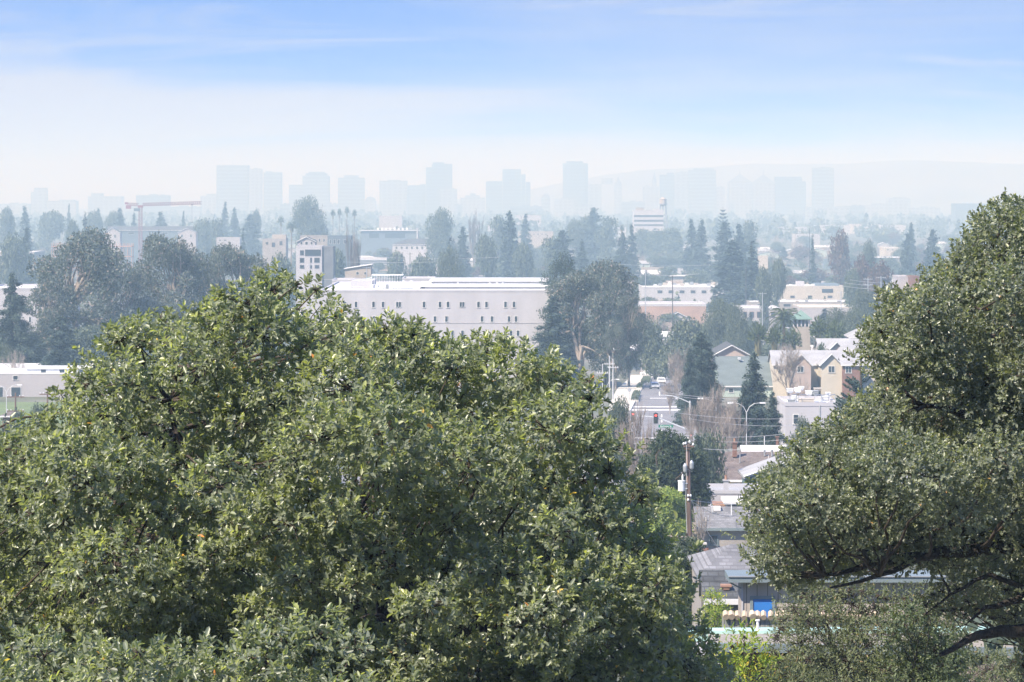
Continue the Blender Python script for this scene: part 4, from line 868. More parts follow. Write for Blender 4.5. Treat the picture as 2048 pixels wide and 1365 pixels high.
mm.build('roof_aerial', BLACK, o)
mm = MB()
for i in range(9): x = X(1428 + i * 3.2, 332) - o.location.x; mm.tube([(x, 3, Z(1010.5, 332) - o.location.z), (x, 5.5, Z(1008, 332) - o.location.z)], .12, 6)
mm.build('clay_ridge', TILE, o)
MB().box(X(1413, 332) - o.location.x, X(1456, 332) - o.location.x, 2.8, 6, -1, Z(1012, 332) - o.location.z).build('low_wing', W_WHITE, o)
D = 308
gh = bld('grey_shingled_house', 'grey stucco house with a blue grey shingle roof behind the utility pole', 'house', 1402, 1560, 1056, D, 9, W_GREY, RF_SHIN, 'side', 1.25, over=.4, ridge=.5, eave=TRIMG, wins=[(1427, 1081, 15, 17, TRIMG)])
vent(gh, 1466, 1012, 1035, 1.8, D, WMET, 2.2); vent(gh, 1428, 1018, 1032, 1.6, D, WMET, 2.8); vent(gh, 1414, 1038, 1049, 2.4, D, WMET, 1.2)
MB().box(X(1432, D) - gh.location.x, X(1446, D) - gh.location.x, 3.4, 4.2, gh['h'] + 1.1, gh['h'] + 1.45).build('skylight', TRIM, gh)
bld('tan_wing', 'tan stucco garage end stained brown, beside the grey shingled house', 'garage', 1384, 1401, 1062, D + .5, 6, W_TAN, RF_DARK, par=.15)
D = 185; ch = empty('brick_chimney', (X(1404, D), D, gz(D)), 0, 'weathered brick chimney with a stepped cap in front of the grey house', 'chimney'); zz = lambda y: Z(y, D) - gz(D); a = 11.5 / F * D
MB().box(-a, a, 0, 2 * a, -.5, zz(1106)).build('stack', W_BRICK, ch)
MB().box(-a * 1.25, a * 1.25, -.07, 2 * a + .07, zz(1106), zz(1102)).box(-a * 1.12, a * 1.12, -.03, 2 * a + .03, zz(1102) + .002, zz(1097)).build('corbel', W_BRICK, ch)
MB().box(-a * .75, a * .75, .1, 2 * a - .1, zz(1097) + .002, zz(1090)).build('flue', BLACK, ch); MB().box(-a * .85, a * .85, .02, 2 * a - .02, zz(1090) + .002, zz(1087)).build('cap', CONC, ch)
D = 165
o = bld('hip_roofed_cottage', 'cottage with a low pale grey hip roof below the brick chimney', 'house', 1402, 1570, 1150, D, 8.5, W_GREY, RF_SHIN, 'hip', .95, over=.2, eave=TRIMG)
vent(o, 1443, 1146, 1155, 4, D, WMET, -.3); mm = MB(); q = o.location
mm.tube([(X(1494, D) - q.x, 2.2, Z(1142, D) - q.z), (X(1502, D) - q.x, 2.2, Z(1127, D) - q.z), (X(1508, D) - q.x, 2.2, Z(1121, D) - q.z)], .03, 4); mm.tube([(X(1508, D) - q.x, 2.2, Z(1137, D) - q.z), (X(1512, D) - q.x, 2.2, Z(1116, D) - q.z)], .025, 4)
for y in (1118, 1122, 1126): mm.tube([(X(1506, D) - q.x, 2.2, Z(y, D) - q.z), (X(1515, D) - q.x, 2.2, Z(y - 2, D) - q.z)], .015, 3)
mm.build('aerial', METAL, o)
D = 158
o = bld('dark_shed', 'dark shingled lean-to beside the board sided house', 'shed', 1412, 1482, 1203, D, 4, mat('dark_stain_wall', (.16, .15, .14), .9, .35, .8), mat('old_dark_shingle', (.11, .115, .12), .9, .35, 1.2, pattern=('shingle', 1.3), pc=(.5, .5, .5)), 'side', .85, over=.1, ridge=.9)
unit_box(o, 1455, 1188, 16, 9, D, TILE, .9, 'clay_vent', .5)
D = 150
bh = bld('board_house', 'tan board and batten house with a blue window panel under a blue grey eave', 'house', 1483, 2090, 1163, D, 2.2, W_BOARD, RF_SHIN, 'flat', par=0)
q = bh.location; MB().box(X(1456, D) - q.x, bh['w'] / 2 + .3, -.55, 2.3, Z(1163, D) - q.z + .003, Z(1152, D) - q.z).build('eave', TRIMG, bh); MB().box(X(1455, D) - q.x, bh['w'] / 2 + .35, -.6, -.5, Z(1152, D) - q.z + .003, Z(1151, D) - q.z + .03).build('flashing', METAL, bh)
MB().tube([(X(1458, D) - q.x, -.2, Z(1164, D) - q.z), (X(1482, D) - q.x, -.2, Z(1176, D) - q.z)], .03, 5).build('eave_brace', TRIMG, bh)
add_window(bh, X(1525, D) - q.x, Z(1217, D) - q.z, .76, .75, trim=TRIMG, pane=BLUEP, t=.12); MB().box(X(1483, D) - q.x, X(1484.5, D) - q.x + .03, -.05, -.004, -.5, Z(1163, D) - q.z).build('corner_board', W_WHITE, bh)
D = 126
fe = empty('garden_wall', (X(1530, D), D, gz(D)), 0, 'weathered board fence under a cap of pale clay tiles', 'wall'); zz = lambda y: Z(y, D) - gz(D); x0 = X(1444, D) - X(1530, D); x1 = X(1760, D) - X(1530, D)
m = MB(); n = int((x1 - x0) / .17)
for i in range(n): m.box(x0 + i * .17, x0 + i * .17 + .155, R.uniform(0, .02), .05, -.3, zz(1234) - R.uniform(0, .03))
m.build('boards', FENCEW, fe)
m = MB(); n = int((x1 - x0) / .22)
for i in range(n): x = x0 + (i + .5) * .22 + R.uniform(-.03, .03); q = R.uniform(-.03, .02); m.tube([(x + q, -.16 - q, zz(1234) + q), (x, .12, zz(1227) + q * .6), (x, .3, zz(1228))], [.11 + q * .5, .10, .09], 7)
m.build('tile_cap', TILEP, fe); MB().box(X(1492, D) - X(1530, D), X(1493, D) - X(1530, D) + .04, -.2, -.05, -.2, zz(1247)).build('post', WOODP, fe)
# flat gravelled roof with an aqua far edge, just under the oaks
D = 84; g = gz(D); fr_ = empty('flat_roofed_house', (X(1640, D), D, g), 0, 'house with a gravel flat roof, aqua far edge and blue grey front fascia', 'house'); q = fr_.location
lx = lambda p, d: X(p, d) - q.x
zf = Z(1310, D) - g; zb = Z(1262, 92.5) - g
V = [(lx(1425, D), 0, Z(1291, D) - g), (lx(2080, D), .4, Z(1305, D) - g), (lx(2080, 92), 9, Z(1274, 92) - g), (lx(1420, 92), 9, Z(1277, 92) - g)]
MB().box(lx(1425, D) + .05, lx(2080, D) - .05, .12, 8.9, -1, min(v[2] for v in V) - .15).build('wall', W_LILAC, fr_)
m = MB(); slab(m, V, .14); m.build('roof', RF_GRAV, fr_)
m = MB(); m.tube([V[0], V[1]], .001); m = MB(); slab(m, [(V[0][0], -.06, V[0][2] + .05), (V[1][0], .30, V[1][2] + .05), (V[1][0], .42, V[1][2] + .05), (V[0][0], .08, V[0][2] + .05)], .19); m.build('fascia', TRIMG, fr_)
m = MB(); slab(m, [(V[3][0] - .5, 8.6, V[3][2] + .10), (V[2][0], 8.6, V[2][2] + .12), (V[2][0], 9.15, V[2][2] + .14), (V[3][0] - .5, 9.15, V[3][2] + .12)], .25); m.build('coping', RF_AQUA, fr_)
vent(fr_, 1516, 1240, 1263, 5.6, 91.5, WMET, 7.6)
# ---------------------------------------------------------------- street furniture
GALV = mat('galvanised_pole', (.58, .60, .61), .45, .1, .8, metal=.3)
SIGDK = mat('signal_black', (.03, .035, .035), .6, .1, 1)
REDL = mat('red_lamp', (.5, .02, .02), .4, 0, 1, emit=((1, .06, .04), 1.6)); DIML = mat('dark_lens', (.03, .04, .03), .3, 0, 1)
SIGNG = mat('green_sign', (.01, .16, .10), .5, .05, 1); SIGNW = mat('sign_white', (.8, .8, .8), .5, 0, 1)
def signal_head(root, x, z, y=-.3, s=1.0):
    o = MB().box(x - .22 * s, x + .22 * s, y, y + .25, z - .62 * s, z + .62 * s).box(x - .3 * s, x + .3 * s, y + .11, y + .14, z - .72 * s, z + .72 * s).build('signal_head', SIGDK, root)
    for i, m in enumerate((REDL, DIML, DIML)):
        zz = z + (.4 - .4 * i) * s; MB().add([(x + .15 * s * math.cos(k * .524), y - .012, zz + .15 * s * math.sin(k * .524)) for k in range(12)], [tuple(range(12))[::-1]]).build('lens', m, o)
        MB().tube([(x - .17 * s, y - .16, zz + .02), (x - .12 * s, y - .18, zz + .14 * s), (x + .12 * s, y - .18, zz + .14 * s), (x + .17 * s, y - .16, zz + .02)], .025, 4).build('visor', SIGDK, o)
    return o
D = 515; ts = empty('traffic_signal', (X(1380, D), D, gz(D)), 0, 'tall signal pole with two arms, red lights and a green street name sign', 'traffic signal'); lz = lambda y: Z(y, D) - gz(D); lxx = lambda p: X(p, D) - X(1380, D)
MB().tube([(0, 0, 0), (0, 0, lz(802))], [.16, .11], 8).build('pole', GALV, ts)
MB().tube([(0, 0, lz(806)), (lxx(1362), 0, lz(798)), (lxx(1345), 0, lz(792.5)), (lxx(1325), 0, lz(791))], [.08, .07, .06, .05], 7).box(lxx(1321), lxx(1328), -.12, .12, lz(791.6), lz(790.2)).build('lamp_arm', GALV, ts)
MB().tube([(0, 0, lz(862)), (lxx(1345), 0, lz(848)), (lxx(1318), 0, lz(837)), (lxx(1298), 0, lz(833.5)), (lxx(1260), 0, lz(832.5))], [.12, .11, .09, .08, .06], 7).build('signal_arm', GALV, ts)
signal_head(ts, lxx(1311.5), lz(837)); signal_head(ts, lxx(1266), lz(834)); signal_head(ts, lxx(1381.5), lz(877), -.45)
MB().tube([(lxx(1311.5), 0, lz(829)), (lxx(1311.5), 0, lz(825.5))], [.05, .12], 6).build('sensor', SIGDK, ts)
sg = MB().box(lxx(1317), lxx(1346), -.13, -.09, lz(855.5), lz(850)).build('name_sign', SIGNG, ts)
fc = bpy.data.curves.new('sign_text', 'FONT'); fc.body = 'Buchanan St'; fc.size = .40; fc.align_x = 'CENTER'; fc.extrude = .004; fc.space_character = 1.0
tmp = bpy.data.objects.new('t', fc); COL.objects.link(tmp); dg = bpy.context.evaluated_depsgraph_get(); tme = bpy.data.meshes.new_from_object(tmp.evaluated_get(dg)); bpy.data.objects.remove(tmp)
tme.materials.clear(); to = link('lettering', tme, SIGNW, sg, (lxx(1331.5), -.137, lz(854.6))); to.rotation_euler = (math.pi / 2, 0, 0); to.scale = (.78, .9, 1)
for px in (1319, 1344): MB().tube([(lxx(px), -.1, lz(850)), (lxx(px), 0, lz(848.5 if px > 1330 else 838))], .02, 4).build('sign_bracket', GALV, ts)
def lamp(label, px, ytop, D, arms, group=None, lower=None):
    o = empty('street_lamp', (X(px, D), D, gz(D)), 0, label, 'street lamp', group); h = Z(ytop, D) - gz(D)
    MB().tube([(0, 0, 0), (0, 0, h - 1.2)], [.085, .055], 7).build('pole', GALV, o)
    for s in arms:
        m = MB(); m.tube([(0, 0, h - 1.2), (s * .35, 0, h - .5), (s * 1.0, 0, h - .08), (s * 1.7, 0, h)], [.045, .04, .035, .03], 6); m.build('arm', GALV, o)
        MB().box(min(s * 1.6, s * 2.3), max(s * 1.6, s * 2.3), -.14, .14, h - .10, h + .06).build('lamp_head', WMET, o)
    if lower: m = MB(); z = h + (ytop - lower) / F * D; m.tube([(0, 0, z), (-1.2, 0, z + .1)], .04, 5).box(-1.7, -1.1, -.12, .12, z, z + .13).build('lower_lamp', WMET, o)
    return o
lamp('single arm street lamp with a second lower lamp, before the russet bare trees', 1432, 797, 470, (-1,), lower=821)
lamp('twin arm street lamp standing before the dark conifer', 1493, 806, 455, (-1, 1))
lamp('twin arm street lamp before the long lilac warehouse', 13, 770, 560, (-1, 1))
lamp('street lamp curving over the pavement below the big gum trees', 1222, 729, 800, (1,))
lamp('street lamp at the near end of the avenue, lower on the same kerb', 1214, 759, 700, (1,))
lamp('small street lamp over the far end of the avenue, the higher of two', 1352, 717, 950, (-1,)); lamp('small street lamp over the avenue, the lower of two', 1355, 728, 880, (-1,))
def pole(label, px, ytop, D, wpx=None, arms=(0,), m=WOODP, group=None, r=.15, aw=1.2):
    o = empty('utility_pole', (X(px, D), D, gz(D)), 0, label, 'utility pole', group); h = Z(ytop, D) - gz(D)
    MB().tube([(0, 0, -.3), (0, 0, h)], [r, r * .7], 8).build('pole', m, o)
    for a in arms:
        MB().box(-aw, aw, -.16, -.05, h - .5 - a, h - .36 - a).build('crossarm', m, o)
        for x in (-aw * .9, -aw * .5, aw * .5, aw * .9): MB().lathe([(.04, 0), (.07, .06), (.05, .16)], 6, (x, -.1, h - .36 - a)).build('insulator', WMET, o)
    return o
# the main pole
D = 290; g = gz(D); up = empty('utility_pole', (X(1375, D), D, g), 0, 'thick brown timber utility pole with a white transformer can', 'utility pole'); lz = lambda y: Z(y, D) - g; lx2 = lambda p: X(p, D) - X(1375, D)
MB().tube([(lx2(1381), 0, -.5), (lx2(1380), 0, lz(1100)), (lx2(1378), 0, lz(1000)), (lx2(1375), 0, lz(888))], [.21, .20, .18, .15], 12).build('pole', WOODP, up, smooth=True)
MB().lathe([(.02, lz(983)), (.26, lz(982)), (.27, lz(964)), (.30, lz(963)), (.30, lz(961)), (.1, lz(960.5))], 16, (lx2(1363), -.15, 0)).build('transformer', WMET, up, smooth=False)
MB().lathe([(.05, lz(961)), (.08, lz(955)), (.05, lz(949))], 8, (lx2(1365), -.15, 0)).build('bushing', WMET, up)
m = MB()
for y in (966.5, 977): m.box(lx2(1369), lx2(1375), -.2, -.1, lz(y + 1), lz(y - .5))
m.build('bracket', WMET, up)
for px, y in ((1370, 936), (1383, 930)):
    MB().lathe([(.07, -.35), (.16, -.25), (.17, .15), (.1, .3), (.04, .38)], 10, (lx2(px), -.25, lz(y))).build('cutout_fuse', METAL, up)
MB().box(lx2(1366), lx2(1388), -.22, -.12, lz(894.5), lz(891)).box(lx2(1369), lx2(1381), -.25, -.14, lz(899), lz(897)).build('crossarm', WOODP, up)
for px, y in ((1367, 888), (1371, 887), (1379, 884), (1386, 889), (1376, 991.5), (1381, 991.5), (1376, 1000)): MB().lathe([(.05, 0), (.09, .08), (.05, .2)], 7, (lx2(px), -.2, lz(y + 2))).build('insulator', WMET, up)
MB().tube([(lx2(1362), -.1, lz(945)), (lx2(1369), -.15, lz(952)), (lx2(1375), -.2, lz(938)), (lx2(1384), -.2, lz(944)), (lx2(1384), -.18, lz(932))], .018, 4).tube([(lx2(1373), -.25, lz(890)), (lx2(1373), -.3, lz(930)), (lx2(1371), -.3, lz(1000)), (lx2(1374), -.25, lz(1080))], .02, 4).build('cable_run', WIREL, up)
def wire(label, a, b, r=.03, sag=.6, m=WIREM, group=None, name='power_line'):
    a = np.array(a); b = np.array(b); q = MB(); q.tube([a - a + (b - a) * t + np.array((0, 0, -sag * 4 * t * (1 - t))) for t in np.linspace(0, 1, 17)], r, 4)
    return tag(q.build(name, m, None, tuple(a)), label, 'cable', group)
wire('dark service wire dropping from the timber pole past the grey house wall', P(1382, 1000, 289.7), P(1470, 1143, 167), .022, .3)
wire('pale wire running level from the timber pole over the shingle roof', P(1382, 1001, 289.7), P(1600, 1004, 330), .018, .3, WIREL)
wire('pale wire sloping from the timber pole to the grey shingle roof', P(1382, 1002, 289.7), P(1466, 1034, 309), .018, .3, WIREL)
wire('thick black cable crossing before the grey house wall', P(1392, 1108, 178), P(1620, 1106, 178), .03, .12)
wire('thin dark wire just above the hip roofed cottage', P(1392, 1111, 178), P(1620, 1110, 178), .018, .1)
guy = [wire('white guy wire spreading from the foot of the timber pole', P(1366, 1115, 250), P(1379, 1088, 289), .03, 0, WIREL), wire('second white guy wire beside the brown fence rail', P(1360, 1122, 250), P(1380, 1084, 289), .03, 0, WIREL)]
for i, (y0, y1, d, xa, xb) in enumerate([(786, 792, 520, 1330, 1700), (790, 798, 520, 1330, 1700), (824, 826, 440, 1340, 1700), (838, 840, 440, 1380, 1700), (862, 858, 400, 1290, 1640), (868, 870, 380, 1290, 1640), (878, 888, 350, 1280, 1600)]):
    wire('long level wire strung across the conifers above the brown roofs', P(xa, y0, d), P(xb, y1, d + 8), .02 if d < 460 else .028, .8, WIREL, 'level wires strung before the conifers')
for lab, px, y, d, r in [('pale leaning utility pole at the near kerb of the avenue', 1219, 712, 740, .16), ('taller of two pale poles standing close together by the pavement', 1226, 718, 700, .14), ('thin pale pole at the very edge of the near oak', 1205, 728, 660, .12)]:
    pole(lab, px, y, d, arms=(1.2,), m=WIREL, r=r, aw=1.0)
pole('wooden pole with a wide crossarm before the warehouse', 95, 782, 470, arms=(0,), aw=1.0); pole('dark pole with double crossarms in the middle of the warehouse wall', 31, 786, 480, arms=(.1, 1.9), aw=1.1)
pole('pale pole and transformer before the white flat shop', 1640, 812, 440, arms=(), m=METAL, r=.16)
POL = [('pole beyond the flats with one crossarm', 620, 528, 1180), ('pole with crossarm before the small hut', 733, 533, 1150), ('thin pole among trees below the long office', 794, 508, 1400), ('pole at the corner of the white sheds', 858, 552, 1150),
       ('bare pole beside the lone dark conifer', 820, 506, 1600), ('pole with lamp behind the big gum', 1291, 541, 1280), ('dark pole in front of the crowded factory roof', 1345, 552, 1200), ('tall dark mast among conifers', 1492, 532, 1400), ('pole by the brick stair block', 1790, 562, 1020), ('pole with double crossarm near the brick stair block', 1736, 556, 1060),
       ('slim pole standing at the white industrial block', 1525, 585, 1200), ('thin tall mast above the russet trees', 1619, 457, 2100), ('pole by the end of the shed row', 1682, 583, 1180), ('leaning pole between brick block and live oak', 1762, 553, 1080)]
for lab, x, y, d in POL: pole(lab, x, y, d, arms=(0, 1.5) if 'double' in lab else (0,) if 'mast' not in lab else (), r=.2, aw=1.3, m=WIREM if 'dark' in lab or 'thin' in lab else METAL)
for i, (a, b_, y, d) in enumerate([(560, 800, 553, 1160), (600, 900, 520, 1450), (700, 1000, 512, 1500), (1220, 1420, 527, 1500), (1230, 1400, 545, 1290), (1700, 1850, 560, 1050), (1690, 1850, 566, 1040), (1680, 1850, 572, 1035)]):
    wire('faint wire strung between distant poles', P(a, y, d), P(b_, y + 3, d + 10), .05, .8, WIREL, 'faint wires between distant poles')

# ---------------------------------------------------------------- cars, walker, planters
CARG = mat('car_glass', (.03, .04, .05), .08, .05, 1, spec=.8)
def car(label, px, D, body, heading=0.0, van=False):
    root = empty('parked_car' if van else 'car', (X(px, D), D, gz(D) + .06), heading, label, 'car'); W = .88; L = 4.4; h1 = .92; h2 = 1.75 if van else 1.45
    prof = [(-L / 2, .35), (-L / 2, .8), (-L / 2 + .25, h1), (-L * .32, h1 + .02), (-L * .18, h2 - .08), (-.2, h2), (L * .2, h2 - .03), (L * .33, h1 + .05), (L / 2 - .1, h1 - .08), (L / 2, .65), (L / 2, .3)]
    m = MB(); V = []; n = len(prof)
    for sx, k in ((-W, 0), (-W * .99, 1), (W * .99, 1), (W, 0)): pass
    def ring(x, ins): return [(x * (1 - ins * max(0, (z - h1)) * .35), y, z) for y, z in prof]
    m.add(ring(-W, 1) + ring(W, 1), [tuple(range(n)), tuple(range(2 * n - 1, n - 1, -1))] + [(i, (i + 1) % n, n + (i + 1) % n, n + i)[::-1] for i in range(n)])
    m.build('body', body, root)
    k = 1 - (h2 - h1) * .35
    def glass(y0, z0, y1, z1, off): return MB().add([(-W * .88, y0 + off, z0), (W * .88, y0 + off, z0), (W * k * .9, y1 + off, z1), (-W * k * .9, y1 + off, z1)], [(0, 1, 2, 3)])
    glass(-L * .31, h1 + .07, -L * .19, h2 - .14, -.03).build('windscreen', CARG, root); glass(L * .325, h1 + .1, L * .21, h2 - .1, .03).build('rear_window', CARG, root)
    for s in (-1, 1): MB().add([(s * W * 1.002, -L * .27, h1 + .05), (s * W * 1.002, L * .27, h1 + .05), (s * W * (k + .012), L * .17, h2 - .12), (s * W * (k + .012), -L * .15, h2 - .12)], [(0, 1, 2, 3) if s < 0 else (3, 2, 1, 0)]).build('side_window', CARG, root)
    for s in (-1, 1):
        for y in (-L * .31, L * .31):
            w = MB().tube([(s * (W - .18), y, .33), (s * (W + .02), y, .33)], .33, 14).build('wheel', BLACK, root); MB().tube([(s * (W + .021), y, .33), (s * (W + .03), y, .33)], .2, 10).build('rim', METAL, w)
        MB().box(s * .5 - .2, s * .5 + .2, -L / 2 - .02, -L / 2 + .05, .6, .76).build('headlight', WMET, root); MB().box(s * .62 - .14, s * .62 + .14, L / 2 - .05, L / 2 + .02, .62, .76).build('taillight', REDL, root)
    MB().box(-W * .9, W * .9, -L / 2 - .06, -L / 2 + .02, .3, .5).build('bumper', BLACK, root); return root
CS = mat('silver_paint', (.42, .44, .46), .3, .05, .5, metal=.4); CD = mat('dark_paint', (.05, .06, .07), .3, .05, .5); CW = mat('white_paint', (.7, .7, .7), .3, .05, .5)
car('silver car driving toward the crossroads on the avenue', 1309, 755, CS, .04); car('dark pickup sized car stopped at the far end of the avenue', 1307, 960, CD, .03, True)
car('white car parked behind the silver car under the bare trees', 1322, 830, CW, .03); car('pale car beside the lawn fence at the far end of the avenue', 1297, 985, CW, 1.5)
car('dark car half hidden below the twin arm street lamp', 1446, 440, CD, 1.4); car('grey car in the yard under the bare trees by the single arm lamp', 1418, 455, CS, 1.5)
def skin_person():
    D = 1010; g = gz(D) + .2; me = bpy.data.meshes.new('person')
    J = {'pel': (0, 0, .95, .15), 'bel': (0, 0, 1.12, .15), 'chest': (0, 0, 1.35, .17), 'neck': (0, 0, 1.5, .06), 'head': (0, -.02, 1.63, .10), 'top': (0, 0, 1.74, .07),
         'ls': (-.19, 0, 1.42, .06), 'le': (-.25, .03, 1.14, .045), 'lh': (-.22, -.08, .88, .035), 'rs': (.19, 0, 1.42, .06), 're': (.26, .02, 1.14, .045), 'rh': (.24, -.08, .9, .035),
         'lk': (-.1, -.1, .5, .075), 'la': (-.1, .06, .09, .05), 'lt': (-.1, -.1, .04, .045), 'rk': (.1, .03, .5, .075), 'ra': (.1, .2, .1, .05), 'rt': (.1, .05, .04, .045)}
    E = ['pel bel', 'bel chest', 'chest neck', 'neck head', 'head top', 'chest ls', 'ls le', 'le lh', 'chest rs', 'rs re', 're rh', 'pel lk', 'lk la', 'la lt', 'pel rk', 'rk ra', 'ra rt']
    ks = list(J); me.from_pydata([J[k][:3] for k in ks], [tuple(ks.index(q) for q in e.split()) for e in E], [])
    o = link('person', me, mat('dark_clothes', (.03, .045, .06), .9, .1, 3), None, (X(1272.5, D), D, g)); md = o.modifiers.new('skin', 'SKIN'); o.modifiers.new('sub', 'SUBSURF').levels = 1
    for i, k in enumerate(ks): sv = me.skin_vertices[0].data[i]; sv.radius = (J[k][3], J[k][3]); sv.use_root = k == 'pel'
    dgr = bpy.context.evaluated_depsgraph_get(); m2 = bpy.data.meshes.new_from_object(o.evaluated_get(dgr)); o.modifiers.clear(); o.data = m2
    tag(o, 'person in dark clothes walking on the wide sunny pavement', 'person')
    h = MB().lathe([(.105, 0), (.115, .08), (.09, .16), (.02, .19)], 10, (0, .015, 1.60)).build('hair', BLACK, o, smooth=True)
try: skin_person()
except Exception as ex: print('person', ex)
for i, (x0, x1, y0, y1, d0, d1, lab) in enumerate([(1262, 1280, 0, 0, 690, 722, 'nearest planted bed with low shrubs on the avenue kerb'), (1273, 1287, 0, 0, 750, 785, 'middle planted bed with low shrubs on the avenue kerb'), (1281, 1302, 0, 0, 815, 900, 'longest planted bed with low shrubs, farthest up the kerb')]):
    dm = (d0 + d1) / 2; pl = empty('planted_bed', (X((x0 + x1) / 2, dm), dm, gz(dm)), 0, lab, 'planter'); m = MB(); t = .15
    A = [(X(x0, d0) - pl.location.x, d0 - dm, gz(d0) - gz(dm)), (X(x1 - 3, d0) - pl.location.x, d0 - dm, gz(d0) - gz(dm)), (X(x1, d1) - pl.location.x, d1 - dm, gz(d1) - gz(dm)), (X(x0 + 6, d1) - pl.location.x, d1 - dm, gz(d1) - gz(dm))]
    slab(m, [(x, y, z + .42) for x, y, z in A], .5); m.build('bed', CONC, pl)
    n = 900; u, v = R.random(n), R.random(n); A = np.array(A); pt = (A[0] * (1 - u[:, None]) + A[1] * u[:, None]) * (1 - v[:, None]) + (A[3] * (1 - u[:, None]) + A[2] * u[:, None]) * v[:, None]
    pt[:, 2] += .45 + R.random(n) * .55; V, Q = clump_quads(pt, np.tile((0, 0, 1.), (n, 1)) + R.normal(size=(n, 3)) * .5, R.normal(size=(n, 3)), np.full(n, .5), np.full(n, .16))
    link('shrubs', npmesh('shrubs', V, Q, R.random(n)), BRD, pl)
ff = empty('lawn_fence', (X(1320, 1062), 1062, gz(1062)), 0, 'long low white rail fence before the bright lawn at the avenue end', 'fence')
m = MB(); w = 28 / F * 1062
for z in (.5, 1.0): m.box(-w, w, 0, .1, z, z + .28)
m.build('rail', TRIM, ff); m = MB()
for i in range(12): x = -w + 2 * w * i / 11; MB().box(x - .06, x + .06, .101, .2, -.3, 1.35).build('post', TRIM, ff)
ss = empty('road_sign', (X(1259, 690), 690, gz(690)), 0, 'small round backed sign on a thin post beside the nearest planted bed', 'sign')
MB().tube([(0, 0, 0), (0, 0, 2.6)], .04, 6).build('post', METAL, ss); MB().tube([(0, -.05, 2.3), (0, -.01, 2.3)], .38, 12).build('plate', METAL, ss)
fp = empty('finial_post', (X(1800, 66), 66, gz(66)), 0, 'pale garden post with a round ball on top, under the bush', 'post'); z = Z(1355, 66) - gz(66)
MB().lathe([(.05, -.3), (.05, z - .03), (.07, z - .02), (.03, z), (.035, z + .01)], 14).build('post', W_WHITE, fp, smooth=True); MB().lathe([(.01, z), (.035, z + .015), (.05, z + .05), (.035, z + .085), (.01, z + .10)], 14).build('ball', W_WHITE, fp, smooth=True)
rf = empty('rail_fence', (X(1340, 250), 250, gz(250)), 0, 'pale split rail fence between the yellow green tree and the dark bush', 'fence')
z0 = gz(250); m = MB(); 
for k_, (a, b_) in enumerate([((1304, 1071.5), (1378, 1075)), ((1318, 1077), (1372, 1080))]): MB().tube([(X(a[0], 250) - X(1340, 250), 0, Z(a[1], 250) - z0), (X(b_[0], 250) - X(1340, 250), 0, Z(b_[1], 250) - z0)], .06, 6).build('rail', EBARK, rf)
for x in (1343, 1359, 1310, 1374): MB().tube([(X(x, 250) - X(1340, 250), .08, -.3), (X(x, 250) - X(1340, 250), .08, Z(1067, 250) - z0)], .06, 6).build('post', BARK, rf)
